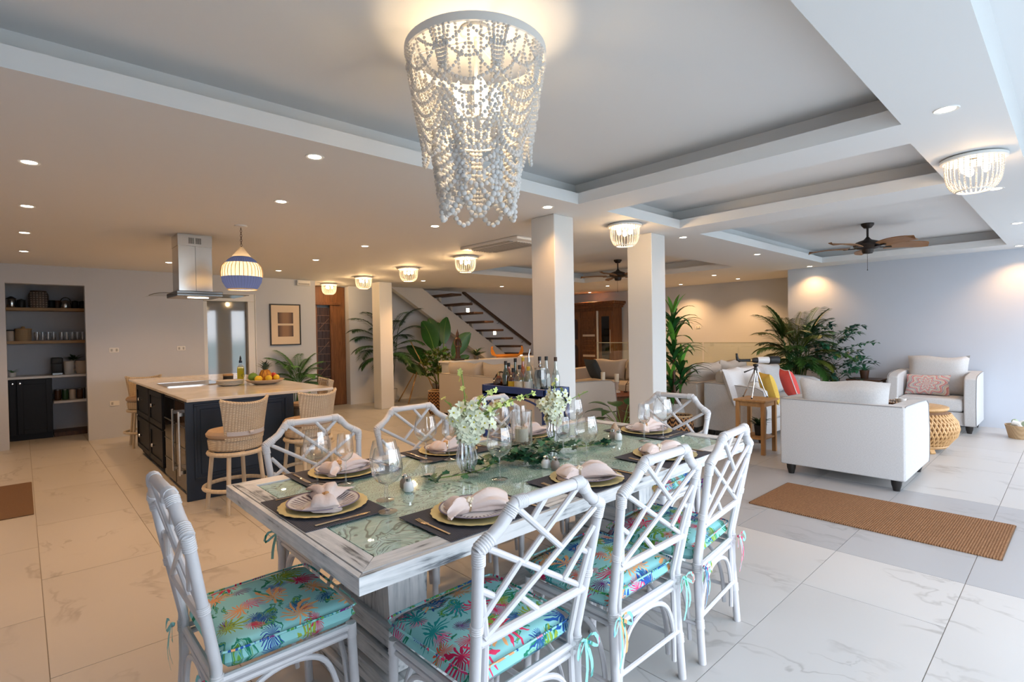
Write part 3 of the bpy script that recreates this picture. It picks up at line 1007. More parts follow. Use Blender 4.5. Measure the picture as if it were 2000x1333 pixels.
obj('pourer', B().lathe([(.010, .255), (.012, .275), (.004, .31), (0, .31)], n=10), 'black_matte', ob)
plain('label_dark', (.03, .05, .01), .5)
obj('label', B().lathe([(.019, 0), (.022, .0), (.022, .003), (.019, .003)], n=16).xf(Matrix.Translation((.017, -.036, .07)) @ Matrix.Rotation(R(20), 4, 'Z') @ Matrix.Rotation(R(90), 4, 'X')), 'label_dark', ob)
bw = thing('fruit_bowl', 'shallow wooden fruit bowl on the island worktop', 'bowl', (2.03, 6.33, .921))
plain('bowl_wood', (.50, .40, .32), .5, var=.15)
obj('bowl', B().lathe([(0, 0), (.10, 0), (.17, .025), (.205, .052), (.20, .055), (.16, .034), (.09, .012), (0, .012)], n=36), 'bowl_wood', bw)
def _pine(t):
    v = t.coord()
    q = t.voro(v, 38)[0]
    return t.bsdf(t.ramp(q, ((.0, (.72, .36, .03)), (.5, (.50, .17, .015)), (.75, (.16, .05, .01)))), .55, 0, t.bump(q, .8, .01))
DEFS['pine_skin'] = _pine
pn = thing('pineapple', 'orange pineapple with spiky green crown lying in the fruit bowl', 'fruit', (2.045, 6.36, .94))
obj('fruit', B().lathe([(0, 0), (.05, .005), (.067, .05), (.066, .09), (.045, .135), (.02, .145)], n=18), 'pine_skin', pn)
b = B()
for i in range(38):
    a, e = 2.4 * i, 1.45 - 1.1 * i / 38
    L = .10 + .03 * rnd.random()
    b.blade([(.015 * math.cos(a), .015 * math.sin(a), .13), (math.cos(a) * L * .5 * math.cos(e), math.sin(a) * L * .5 * math.cos(e), .14 + L * .6 * math.sin(e)), (math.cos(a) * L * math.cos(e * .8), math.sin(a) * L * math.cos(e * .8), .14 + L * math.sin(e * .9))], [.009, .008, .0005], fold=.4)
plain('pine_leaf', (.07, .13, .10), .5, var=.3)
obj('crown', b, 'pine_leaf', pn, ang=180)
for nm, c, x, y, r, lb, ct, sc in (('lemon', 'lemon', -.10, -.10, .036, 'yellow lemon at the left front of the fruit bowl', 'lemon', (1.2, 1, 1)), ('lemon', 'lemon', .0, -.125, .037, 'yellow lemon at the front of the fruit bowl under the pineapple', 'lemon', (1, 1.15, 1)), ('lemon', 'lemon', .105, -.06, .036, 'yellow lemon at the right of the fruit bowl', 'lemon', (1, 1.2, 1)), ('green_mango', 'fruit_green', -.12, .02, .05, 'green fruit at the left of the fruit bowl', 'fruit', (1.1, 1, 1)), ('red_apple', 'fruit_red', .115, .07, .045, 'red fruit at the right edge of the fruit bowl', 'fruit', (1, 1, .95)), ('red_apple', 'fruit_red', .06, .14, .042, 'red fruit behind the pineapple in the bowl', 'fruit', (1, 1, .95))):
    if c not in DEFS: plain(c, {'lemon': (.80, .52, .03), 'fruit_green': (.13, .26, .03), 'fruit_red': (.50, .025, .02)}[c], .4, var=.12, vs=20)
    t = thing(nm, lb, ct, (2.03 + x, 6.33 + y, .921 + .034 + r))
    obj('flesh', B().ball((0, 0, 0), r, 2, sc), c, t, ang=180)
    obj('stem', B().tube([(0, 0, r * sc[2] * .96), (.003, 0, r * sc[2] + .008)], .002, 5), 'dark_wood', t)

# range hood
hd = thing('range_hood', 'stainless steel range hood with curved glass canopy hanging over the island', 'range hood', (1.31, 6.22, 0))
obj('chimney', B().box(-.15, -.14, 1.92, .15, .14, 2.40, .002), 'steel', hd)
obj('top_sleeve', B().box(-.153, -.143, 2.38, .153, .143, 2.50, .002), 'steel', hd)
for k in range(12):
    x = -.055 + .0085 * k + (.012 if k > 5 else 0)
    obj('vent_slot', B().box(x - .0022, -.1445, 2.405, x + .0022, -.142, 2.465), 'black_matte', hd)
obj('seam', B().box(-.002, -.1412, 1.93, .002, -.139, 2.40), 'steel_dark', hd)
obj('motor_box', B().box(-.19, -.24, 1.87, .22, .24, 1.925, .006), 'steel_dark', hd)
def canopy(u, v):
    a = -.42 + .88 * u
    z = 1.895
    if a < -.28: z -= .06 * (1 - math.sqrt(max(0, 1 - ((-.28 - a) / .16) ** 2)))
    return (a, -.26 + .52 * v, z)
b = B().grid(canopy, 22, 4)
obj('glass_canopy', b, 'smoke_glass', hd)
obj('canopy_edge', B().tube([canopy(i / 22, 0) for i in range(23)], .004, 6), 'steel_dark', hd)
for y in (-.07,):
    obj('hood_lamp', B().box(-.06, -.09, 1.865, .12, -.05, 1.869), 'downlight_glow', hd)
lamp('SPOT', (0, -.07, 1.86), 6, WARM, hd, .03, R(120), .7)

# woven pendant
pd = thing('pendant_lamp', 'woven pendant lamp in cream and blue bands hanging beside the range hood', 'pendant lamp', (1.53, 5.34, 0))
obj('canopy', B().lathe([(0, 2.5), (.055, 2.5), (.055, 2.488), (.012, 2.482), (0, 2.482)], n=24), 'lamp_white', pd)
ch = B()
for i in range(9):
    z = 2.482 - .022 * i
    ch.tube([(.007 * math.cos(a * PI / 5) * (1 if i % 2 else 0), .007 * math.cos(a * PI / 5) * (0 if i % 2 else 1), z - .011 + .014 * math.sin(a * PI / 5)) for a in range(10)], .0022, 5, True)
obj('chain', ch, 'dark_wood', pd)
def _shade(name, c, em, k):
    def mk(t):
        v = t.coord()
        f = t.ma('MULTIPLY', t.wave(v, 46, 0, 'BANDS', 'Z'), t.ma('ABSOLUTE', t.ma('SINE', t.ma('MULTIPLY', t.ma('ARCTAN2', t.sep(v)[1], t.sep(v)[0]), 20.0))))
        d = t.n('BsdfDiffuse'); t.set(d.inputs[0], t.mix(f, tuple(q * .55 for q in c), c))
        r = t.n('BsdfTranslucent'); r.inputs[0].default_value = (*em, 1)
        m = t.n('MixShader'); m.inputs[0].default_value = k
        t.t.links.new(d.outputs[0], m.inputs[1]); t.t.links.new(r.outputs[0], m.inputs[2])
        t.t.links.new(m.outputs[0], t.out.inputs[0])
        return t.m
    DEFS[name] = mk
_shade('shade_cream', (.70, .60, .48), (.85, .70, .48), .5)
_shade('shade_blue', (.10, .15, .34), (.07, .10, .28), .22)
bands = [('shade_cream', [(.012, 2.30), (.03, 2.275), (.085, 2.205)]), ('shade_blue', [(.082, 2.205), (.118, 2.178), (.140, 2.148)]), ('shade_cream', [(.142, 2.148), (.168, 2.11), (.176, 2.06), (.174, 2.018)]), ('shade_blue', [(.174, 2.018), (.165, 1.97), (.140, 1.925), (.124, 1.905)])]
for m, pr in bands:
    obj('woven_band', B().lathe(pr, n=40), m, pd)
for k in range(32):          # upright canes over the cream band
    a = 2 * PI * k / 32
    obj('cane', B().tube([(r * math.cos(a), r * math.sin(a), z) for r, z in ((.143, 2.148), (.171, 2.11), (.179, 2.06), (.176, 2.018))], .003, 5), 'straw', pd)
obj('bottom_rim', B().tube([(.122 * math.cos(a * PI / 16), .122 * math.sin(a * PI / 16), 1.902) for a in range(32)], .006, 6, True), 'shade_cream', pd)
obj('bulb', B().ball((0, 0, 2.09), .04, 2), 'bulb_glow', pd)
lamp('POINT', (0, 0, 2.02), 4.0, (1.0, .74, .46), pd, .05)

# wicker bar stools
woven('wicker', (.36, .29, .21), (.76, .67, .54), 16, 22, 1.0, .7)
wood('cane_pale', (.48, .41, .31), (.66, .58, .46), 'Z', 5)
plain('seat_beige', (.38, .28, .20), .85, var=.08, vs=30)
plain('ribbon_grey', (.50, .49, .52), .8)
def stool(label):
    t = thing('bar_stool', label, 'bar stool', (0, 0, 0), 0, 'wicker bar stools at the island')
    obj('seat_drum', B().lathe([(0, .51), (.185, .51), (.205, .525), (.212, .59), (.205, .612), (0, .612)], n=36), 'wicker', t)
    obj('seat_ring', B().tube([(.205 * math.cos(a * PI / 18), .205 * math.sin(a * PI / 18), .488) for a in range(36)], .019, 8, True), 'cane_pale', t)
    obj('cushion', B().lathe([(0, .612), (.20, .612), (.222, .63), (.225, .65), (.205, .675), (.12, .688), (0, .690)], n=36), 'seat_beige', t)
    def bk(u, v, dr):
        a = R(-90) + (u - .5) * R(100 + 8 * v)
        r = .205 + .045 * v ** 1.3 + dr
        ztop = .905 + .035 * (abs(2 * u - 1) ** 2) 
        z = .60 + (ztop - .60) * v
        return (r * math.cos(a), r * math.sin(a), z)
    b = B().grid(lambda u, v: bk(u, v, .014), 24, 8).grid(lambda u, v: bk(1 - u, v, -.010), 24, 8)
    for v in (0, 1):
        b.grid(lambda u, w_: bk(u if v else 1 - u, v, .014 - .024 * w_), 24, 1)
    for u in (0, 1):
        b.grid(lambda w_, v: bk(u, v, (.014 - .024 * w_) if not u else (-.010 + .024 * w_)), 1, 8)
    obj('backrest', b, 'wicker', t)
    obj('backrest_rim', B().tube([bk(i / 24, 1, .002) for i in range(25)], .015, 8), 'wicker', t)
    rb = obj('ribbon', B().grid(lambda u, v: bk(.06 + .88 * u, .14 + .11 * v, .018), 20, 2), 'ribbon_grey', t)
    obj('knot', B().box(-.018, -.256, .655, .018, -.236, .682, .008, 2), 'ribbon_grey', rb)
    for k in range(4):
        a = R(45 + 90 * k)
        obj('leg', B().tube([(.185 * math.cos(a), .185 * math.sin(a), .49), (.235 * math.cos(a), .235 * math.sin(a), 0)], .017, 10), 'cane_pale', t)
    obj('foot_ring', B().tube([(.245 * math.cos(a * PI / 20), .245 * math.sin(a * PI / 20), .20) for a in range(40)], .017, 8, True), 'cane_pale', t)
    return t
s0 = stool('wicker bar stool with its back to the dining table, nearest the island corner')
s0.location = (1.33, 4.93, 0); s0.rotation_euler = (0, 0, R(14))
dup(s0, (1.99, 5.02, 0), R(14), 'wicker bar stool just behind the first white dining chair on the far side')
dup(s0, (2.52, 6.25, 0), R(82), 'wicker bar stool on the right side of the island, showing only its curved back')
dup(s0, (1.24, 8.75, 0), R(178), 'wicker bar stool hidden behind the far end of the island')
obj('doormat', B().box(-.47, -.68, 0, .47, .68, .012, .004), 'coir_dark', loc=(-.42, 6.64, 0), label='brown woven doormat on the tiles at the left edge', cat='mat') if plain('coir_dark', (.15, .085, .045), .95, var=.3, vs=90, bump=.8, bs=160) is None else None
# ---------------------------------------------------------------- dining table
TX, TY, HX, HY, ZT = 1.975, 2.035, 1.295, .655, .770
def _carved(t):
    v = t.coord()
    wv = t.vm('ADD', v, t.vm('SCALE', t.noise(v, 3.0, 2, col=True), sc=.10))
    ring = t.ma('SINE', t.ma('MULTIPLY', t.voro(wv, 10.0)[0], 40.0))
    scal = t.ma('SINE', t.ma('MULTIPLY', t.voro(t.vm('MULTIPLY', v, (1, 1.0, 1)), 26, rand=.3)[0], 24.0))
    swirl = t.ma('SINE', t.ma('MULTIPLY', t.noise(wv, 5.0, 2, .4, 1.8), 60.0))
    sel = t.ramp(t.noise(v, 2.2, 1), ((.44, 0.0), (.50, 1.0)))
    sel2 = t.ramp(t.noise(v, 1.6, 0), ((.58, 0.0), (.62, 1.0)))
    h = t.mix(sel2, t.mix(sel, ring, scal), swirl)
    h = t.ma('ADD', t.ma('MULTIPLY', h, .5), .5)
    st = t.noise(t.vm('MULTIPLY', v, (2.0, 9.0, 1)), 4, 4, .6, .3)
    base = t.ramp(st, ((.3, (.38, .64, .57)), (.55, (.56, .82, .75)), (.8, (.85, .97, .92))))
    c = t.mix(t.ramp(h, ((.06, .75), (.26, 0.0))), base, (.05, .11, .09))
    return t.bsdf(c, .35, 0, t.bump(h, .25, .004), .4, coat=.0)
DEFS['carved_aqua'] = _carved
glass('pane_glass', (1, 1, 1), .42)
tb = thing('dining_table', 'long distressed whitewashed dining table with an aqua carved top under glass', 'table', (TX, TY, 0))
E1, G, WB = .020, .003, .098
def mitre(x0, y0, x1, y1, wd, z0, z1, side):
    """one mitred frame board of a rectangle"""
    i0, j0, i1, j1 = x0 + wd, y0 + wd, x1 - wd, y1 - wd
    poly = {'w': [(x0, y0), (i0, j0), (i0, j1), (x0, y1)], 'e': [(x1, y1), (i1, j1), (i1, j0), (x1, y0)], 's': [(x1, y0), (i1, j0), (i0, j0), (x0, y0)], 'n': [(x0, y1), (i0, j1), (i1, j1), (x1, y1)]}[side]
    c = Vector((sum(p[0] for p in poly) / 4, sum(p[1] for p in poly) / 4, 0))
    poly = [((p[0] - c.x) * (1 - .0012 / max(abs(p[0] - c.x), .02)) + c.x, (p[1] - c.y) * (1 - .0012 / max(abs(p[1] - c.y), .02)) + c.y) for p in poly]
    return B().prism(poly[::-1], z0, z1)
for sd in 'wesn':
    ax = 'wash_y' if sd in 'we' else 'wash_x'
    obj('edge_board', mitre(-HX, -HY, HX, HY, E1, ZT - .054, ZT - .001, sd), ax, tb, ang=20)
    obj('frame_board', mitre(-HX + E1 + G, -HY + E1 + G, HX - E1 - G, HY - E1 - G, WB - E1, ZT - .04, ZT, sd), ax, tb, ang=20)
ix, iy = HX - WB - G, HY - WB - G
obj('underboard', B().box(-HX + .03, -HY + .03, ZT - .05, HX - .03, HY - .03, ZT - .022), 'black_matte', tb)
obj('carved_panel', B().box(-ix + .012, -iy + .006, ZT - .02, ix - .012, iy - .006, ZT - .008), 'carved_aqua', tb)
obj('glass_pane', B().add([(-ix + .008, -iy + .003, ZT - .002), (ix - .008, -iy + .003, ZT - .002), (ix - .008, iy - .003, ZT - .002), (-ix + .008, iy - .003, ZT - .002)], [[0, 1, 2, 3]]), 'pane_glass', tb, ang=0)
for s in (-1, 1):
    pd_ = obj('pedestal', B().prism([(s * .86 - .085, .33), (s * .86 + .085, .33), (s * .86 + .10, .715), (s * .86 - .10, .715)], -.20, .20, 'y'), 'wash_z', tb, ang=20)
    for (a, c, z0, z1) in ((.115, .25, .25, .33), (.135, .28, .17, .245), (.155, .32, .09, .165), (.175, .36, 0, .085)):
        obj('moulding_block', B().box(s * .86 - a, -c, z0, s * .86 + a, c, z1, .006), 'wash_y', pd_)
    obj('bracket', B().box(s * .86 - .06, -.42, .665, s * .86 + .06, .42, .716, .006), 'wash_y', pd_)
obj('stretcher', B().box(-.70, -.075, .10, .70, .075, .15, .005), 'wash_x', tb)

# ---------------------------------------------------------------- rattan chairs
def _coral(t):
    v = t.vm('MULTIPLY', t.coord(rand=11.0), (1, 1, 0))
    nz = t.vm('SUBTRACT', t.noise(v, 9.0, 3, col=True), (.5, .5, .5))
    wv = t.vm('ADD', v, t.vm('SCALE', nz, sc=.085))
    c = t.mix(t.noise(v, 4, 2), (.22, .56, .58), (.36, .70, .70))
    weed = t.noise(t.vm('MULTIPLY', t.vm('ADD', wv, t.vm('SCALE', nz, sc=.05)), (1.0, 3.6, 1)), 6.5, 2, .4, .9)
    for lo, colr in ((.585, (.015, .22, .13)), (.625, (.12, .34, .05)), (.66, (.0, .20, .25))):
        c = t.mix(t.ramp(weed, ((lo, 0.0), (lo + .01, 1.0), (lo + .03, 1.0), (lo + .04, 0.0))), c, colr)
    pals = [((.0, (.60, .03, .10)), (.25, (.70, .10, .05)), (.45, (.16, .02, .18)), (.65, (.70, .06, .22)), (.85, (.03, .08, .34))),
            ((.0, (.02, .25, .10)), (.2, (.80, .36, .16)), (.36, (.02, .10, .38)), (.55, (.55, .02, .10)), (.75, (.02, .30, .30)), (.88, (.30, .42, .06))),
            ((.0, (.78, .05, .14)), (.3, (.02, .10, .30)), (.55, (.85, .42, .18)), (.8, (.16, .34, .05)))]
    for i, (sc, n, R0, A, off) in enumerate(((10.0, 23, .17, .26, 0.0), (7.4, 15, .20, .24, 3.7), (5.6, 11, .14, .30, 8.3))):
        o = t.vm('ADD', wv, (off, off * .6, 0))
        vo = t.voro(o, sc)
        d = t.vm('SUBTRACT', o, vo[2])
        s = t.sep(d)
        an = t.ma('ARCTAN2', s[1], s[0])
        cc = t.sep(vo[1])
        r = t.ma('MULTIPLY', t.vm('LENGTH', d), sc)
        ph = t.ma('MULTIPLY', cc[1], 6.28)
        sp = t.ma('SINE', t.ma('ADD', t.ma('MULTIPLY_ADD', an, float(n), ph), t.ma('MULTIPLY', r, 7.0)))
        fan = t.ma('COSINE', t.ma('ADD', an, ph))
        lim = t.ma('ADD', t.ma('MULTIPLY_ADD', sp, A * .5, R0), t.ma('MULTIPLY', t.ma('MAXIMUM', fan, 0.0), t.ma('MULTIPLY_ADD', sp, .10, .12)))
        m = t.less(r, lim)
        keep = t.ma('GREATER_THAN', cc[2], .16)
        pal = t.ramp(t.ma('ADD', cc[0], t.ma('MULTIPLY', t.noise(v, 30, 2), .12)), pals[i], True)
        c = t.mix(t.ma('MULTIPLY', m, keep), c, pal)
    return t.bsdf(c, .8, 0, t.bump(t.noise(v, 220, 1), .1, .001), .2)
DEFS['coral_print'] = _coral
plain('rattan_white', (.61, .61, .635), .38, var=.07, vs=14, bump=.12, bs=70)
plain('binding_white', (.64, .64, .66), .45, bump=.25, bs=180)
def wrap(b, p, q, r, n=7):
    """a cord binding wound round a pole between p and q"""
    p, q = Vector(p), Vector(q)
    pts, rs = [], []
    for i in range(2 * n + 1):
        pts.append(p.lerp(q, i / (2 * n)))
        rs.append(r + (.0016 if i % 2 else 0))
    return b.tube(pts, rs, 10)
def arcpath(pts, m=5):
    """smooth a polyline with a Catmull-Rom spline"""
    P = [Vector(p) for p in pts]
    out = []
    for i in range(len(P) - 1):
        a, b_, c, d = P[max(i - 1, 0)], P[i], P[i + 1], P[min(i + 2, len(P) - 1)]
        for k in range(m):
            u = k / m
            out.append(.5 * ((2 * b_) + (c - a) * u + (2 * a - 5 * b_ + 4 * c - d) * u * u + (3 * b_ - a - 3 * c + d) * u ** 3))
    out.append(P[-1])
    return out
def bp(u, z, dy=0):   # a point of the chair back
    return (u, -.215 - .075 * max(0, z - .45) / .435 + dy, z)
def make_chair(label):
    t = thing('dining_chair', label, 'chair', (0, 0, 0), 0, 'white rattan dining chairs')
    W = 'rattan_white'
    for s in (-1, 1):
        obj('leg', B().tube([(s * .224, -.235, 0), (s * .218, -.216, .30), (s * .222, -.215, .46), bp(s * .244, .70), bp(s * .262, .885)], .0165, 12), W, t)
        obj('leg', B().tube([(s * .222, .235, 0), (s * .215, .218, .425)], .0165, 12), W, t)
        obj('side_pole', B().tube([(s * .190, -.222, .20), (s * .187, -.215, .45), bp(s * .205, .62), bp(s * .234, .74)], .0115, 8), W, t)
        obj('seat_rail', B().tube([(s * .218, -.215, .412), (s * .215, .215, .412)], .013, 8).tube([(s * .216, -.215, .385), (s * .214, .215, .385)], .011, 8), W, t)
        obj('arch_brace', B().tube(arcpath([(s * .214, -.175, .08), (s * .213, -.165, .22), (s * .212, -.125, .325), (s * .212, -.05, .368), (s * .212, .05, .368), (s * .212, .125, .325), (s * .213, .165, .22), (s * .214, .185, .08)], 4), .010, 8), W, t)
        obj('side_stretcher', B().tube([(s * .222, -.22, .165), (s * .22, .225, .165)], .010, 8), W, t)
    obj('seat_rail', B().tube([(-.218, .215, .412), (.218, .215, .412)], .013, 8).tube([(-.218, .215, .385), (.218, .215, .385)], .011, 8), W, t)
    obj('seat_rail', B().tube([(-.218, -.215, .412), (.218, -.215, .412)], .013, 8).tube([(-.218, -.215, .385), (.218, -.215, .385)], .011, 8), W, t)
    for y in (-.218, .215):
        obj('arch_brace', B().tube(arcpath([(-.190, y, .08), (-.182, y, .22), (-.135, y, .325), (-.05, y, .368), (.05, y, .368), (.135, y, .325), (.182, y, .22), (.190, y, .08)], 4), .010, 8), W, t)
    obj('rear_stretcher', B().tube([(-.22, -.225, .20), (.22, -.225, .20)], .010, 8), W, t)
    obj('top_rail', B().tube([bp(-.268, .880), bp(-.235, .900), bp(-.19, .930), bp(-.155, .972), bp(-.140, .984), bp(.140, .984), bp(.155, .972), bp(.19, .930), bp(.235, .900), bp(.268, .880)], .0185, 12), W, t)
    obj('back_rail', B().tube([bp(-.226, .600), bp(.226, .600)], .0145, 10), W, t)
    for (u0, z0), (u1, z1), dy in (((-.230, .880), (.212, .612), .004), ((-.212, .612), (.230, .880), -.004), ((-.140, .972), (.078, .790), -.004), ((.140, .972), (-.078, .790), .004), ((-.012, .972), (-.062, .912), .004),
                               ((-.236, .668), (-.100, .802), -.004), ((.236, .815), (.112, .672), -.004), ((-.243, .765), (-.180, .722), .004), ((.243, .715), (.182, .752), .004), ((-.085, .690), (.012, .606), .004)):
        obj('lattice_bar', B().tube([bp(u0, z0, dy), bp(u1, z1, dy)], .0098, 8), W, t)
    for s in (-1, 1):
        for p, q, r, n in ((bp(s * .256, .840), bp(s * .262, .888), .0185, 7), (bp(s * .262, .884), bp(s * .222, .908), .0205, 6), (bp(s * .166, .955), bp(s * .148, .978), .0205, 5), (bp(s * .145, .984), bp(s * .105, .984), .0200, 6), (bp(s * .239, .640), bp(s * .241, .665), .0185, 4), ((s * .220, -.215, .395), (s * .220, -.215, .435), .0190, 5), ((s * .216, .219, .375), (s * .215, .218, .425), .0185, 5), ((s * .221, -.226, .15), (s * .220, -.223, .19), .0185, 4)):
            obj('binding', wrap(B(), p, q, r, n), 'binding_white', t)
    # cushion
    b = B()
    def cush(u, v, top):
        a, c = 2 * u - 1, 2 * v - 1
        e = (1 - abs(a) ** 10) * (1 - abs(c) ** 10)
        x = a * (.228 + .012 * v)
        k = max(0, abs(a) - .8) * max(0, abs(c) - .8) * 1.1
        return (x * (1 - k), -.205 + .445 * v - (c * .445 / 2) * k, (.458 + .046 * e ** .45 + .008 * (1 - a * a) * (1 - c * c)) if top else (.458 - .034 * e ** .45))
    b.grid(lambda u, v: cush(u, v, True), 18, 18)
    b.grid(lambda u, v: cush(1 - u, v, False), 18, 18)
    q = obj('cushion', b, 'coral_print', t, ang=60)
    rim = [cush(i / 12, 0, True) for i in range(13)] + [cush(1, i / 12, True) for i in range(1, 13)] + [cush(1 - i / 12, 1, True) for i in range(1, 13)] + [cush(0, 1 - i / 12, True) for i in range(1, 12)]
    obj('piping', B().tube([(p[0], p[1], .492) for p in rim], .004, 5, True), 'coral_print', q)
    for s in (-1, 1):
        o = Vector((s * .224, -.243, .425))
        b = B()
        for L, sx, sz, hook in ((.075, .9, .25, .6), (.07, -.8, .2, .6)):
            loop = [o + Vector((sx * L * math.sin(a) * .9, -.008 - .01 * math.sin(a), sz * L * math.sin(a) - .022 * (1 - math.cos(2 * a)) + .02 * math.sin(2 * a))) for a in (i * PI / 8 for i in range(9))]
            b.blade(loop, [.006] * 9, up=(0, 1, 0.3))
        for dx, L in ((.03, .13), (-.015, .17)):
            tail = [o + Vector((dx * u * (1.2 - .3 * u), -.010 - .012 * math.sin(3 * u), -L * u)) for u in (0, .25, .5, .75, 1)]
            b.blade(tail, [.006, .007, .007, .007, .0065], up=(0, 1, 0))
        b.ball(o + Vector((0, -.006, 0)), .010, 1)
        obj('ribbon_tie', b, 'coral_print', t, ang=180)
    return t
CH = [(.625, 1.995, -90, 'white rattan dining chair at the near end of the table, facing along it'),
      (1.12, 1.365, 1, 'white rattan dining chair with its lattice back to the camera, nearest of the window side'),
      (1.765, 1.365, 0, 'white rattan dining chair in the middle of the window side'),
      (2.335, 1.375, 6, 'white rattan dining chair at the far end of the window side, beside the brown runner'),
      (1.185, 2.61, 180, 'white rattan dining chair across the table in front of the bar stools'),
      (1.835, 2.62, 181, 'white rattan dining chair across the table, second from the island'),
      (2.48, 2.61, 180, 'white rattan dining chair across the table hidden behind the orchids'),
      (3.125, 1.985, 90, 'white rattan dining chair at the far end of the table by the second pillar')]
c0 = make_chair(CH[0][3])
for i, (x, y, a, lb) in enumerate(CH):
    if i == 0:
        c0.location = (x, y, 0); c0.rotation_euler = (0, 0, R(a))
    else:
        dup(c0, (x, y, 0), R(a), lb)

# ---------------------------------------------------------------- place settings
woven('mat_weave', (.030, .032, .045), (.15, .155, .19), 45, 45, .5, .7, ('X', 'Y'))
plain('charger_gold', (.62, .54, .27), .45, .25, var=.1, vs=30, bump=.2, bs=120)
plain('cutlery_gold', (.75, .60, .42), .22, 1.0)
plain('napkin_pink', (.78, .66, .62), .85, var=.05, vs=20, bump=.25, bs=120)
plain('pearl', (.80, .70, .55), .3)
plain('coral_orange', (.62, .33, .13), .6)
def _plate(t):
    v = t.coord()
    s = t.sep(v)
    r = t.vm('LENGTH', v)
    an = t.ma('ARCTAN2', s[1], s[0])
    sp = t.ma('GREATER_THAN', t.ma('SINE', t.ma('ADD', t.ma('MULTIPLY', an, 34.0), t.ma('MULTIPLY', t.noise(v, 25, 2), 5.0))), .25)
    band = t.ramp(r, ((.070, 0.0), (.078, 1.0), (.120, 1.0), (.128, 0.0)))
    m = t.ma('MULTIPLY', sp, band)
    rim = t.ma('GREATER_THAN', r, .136)
    c = t.mix(m, (.74, .71, .70), (.14, .10, .13))
    return t.bsdf(t.mix(rim, c, (.22, .17, .24)), .2, 0, None, .5)
DEFS['plate_print'] = _plate
mat_me = mesh_of('placemat', B().box(-.235, -.165, 0, .235, .165, .003, .001), 'mat_weave')
b = B()
n = 96
prof = [(.0, .0035), (.10, .0035), (.125, .006), (.166, .012), (.170, .0135), (.164, .0148), (.125, .009), (.10, .006), (0, .006)]
b.lathe(prof, n=n)
for i, q in enumerate(b.v):
    rr = math.hypot(q.x, q.y)
    if rr > .15:
        k = 1 + .012 * math.cos(24 * math.atan2(q.y, q.x))
        b.v[i] = Vector((q.x * k, q.y * k, q.z))
ch_me = mesh_of('charger', b, 'charger_gold')
pl_me = mesh_of('plate', B().lathe([(0, .0065), (.075, .0065), (.085, .010), (.13, .024), (.140, .0275), (.1385, .0300), (.128, .0265), (.085, .0125), (0, .0105)], n=56), 'plate_print')
def napkin(seed):
    r2 = random.Random(seed)
    b = B()
    m, k = 26, 32
    ph = r2.random() * 6
    for half in (0, 1):
        for i in range(m + 1):
            u = i / m
            x = -.125 + .25 * u
            d = abs(x - .035) / (.16 if x < .035 else .09)
            wd = .014 + (.072 if x < .035 else .050) * min(1, d) ** .75
            ht = .016 + (.036 if x < .035 else .030) * math.sin(PI * min(1, .12 + .80 * d)) ** 1.0
            if half == 0:
                for j in range(k):
                    a = 2 * PI * j / k
                    f = 1 + (.10 + .14 * min(1, d)) * math.sin(5 * a + ph + 3 * u) + .06 * math.sin(11 * a + 9 * u)
                    yy = wd * math.cos(a) * f
                    zz = max(.0, ht * (.55 + .75 * math.sin(a) * f)) if math.sin(a) > -.6 else 0.0
                    sh = .02 * math.sin(2.2 * yy / max(wd, .01) + ph) * min(1, d)
                    b.v.append(Vector((x + sh, yy, zz + .001)))
    for i in range(m):
        for j in range(k):
            l = (j + 1) % k
            b.f.append([i * k + j, (i + 1) * k + j, (i + 1) * k + l, i * k + l])
    b.f.append(list(range(k)))
    b.f.append([m * k + j for j in range(k)][::-1])
    return mesh_of('napkin', b, 'napkin_pink', 60)
nap = [napkin(s) for s in (1, 2, 3)]
b = B()
fk = [(-.004, -.10), (-.0045, .0), (-.003, .03), (-.011, .06), (-.012, .072)]
b.beam((0, -.105, .0055), (0, .035, .0055), .008, .003)
b.beam((0, .03, .0055), (0, .058, .0045), .018, .0025)
for k in range(4):
    b.beam((-.0078 + .0052 * k, .056, .0045), (-.0078 + .0052 * k, .098, .0075), .0026, .002)
fork_me = mesh_of('fork', b, 'cutlery_gold')
b = B()
b.beam((0, -.11, .006), (0, -.015, .006), .011, .005, r=.0015)
b.blade([(0, -.015, .005), (.001, .03, .005), (.002, .08, .005), (.0, .105, .005)], [.007, .009, .0085, .001])
knife_me = mesh_of('knife', b, 'cutlery_gold')
SET = [(.872, 2.06, -90, 'at the near end of the table', -28), (1.25, 1.562, 0, 'before the nearest window side chair', 168), (1.90, 1.553, 0, 'before the middle window side chair', 150), (2.56, 1.545, 0, 'before the far window side chair', 158),
       (1.17, 2.508, 180, 'before the chair nearest the bar stools', 25), (1.81, 2.508, 180, 'before the second chair across the table', 15), (2.45, 2.508, 180, 'behind the orchids across the table', 10), (3.085, 2.0, 90, 'at the far end of the table', 100)]
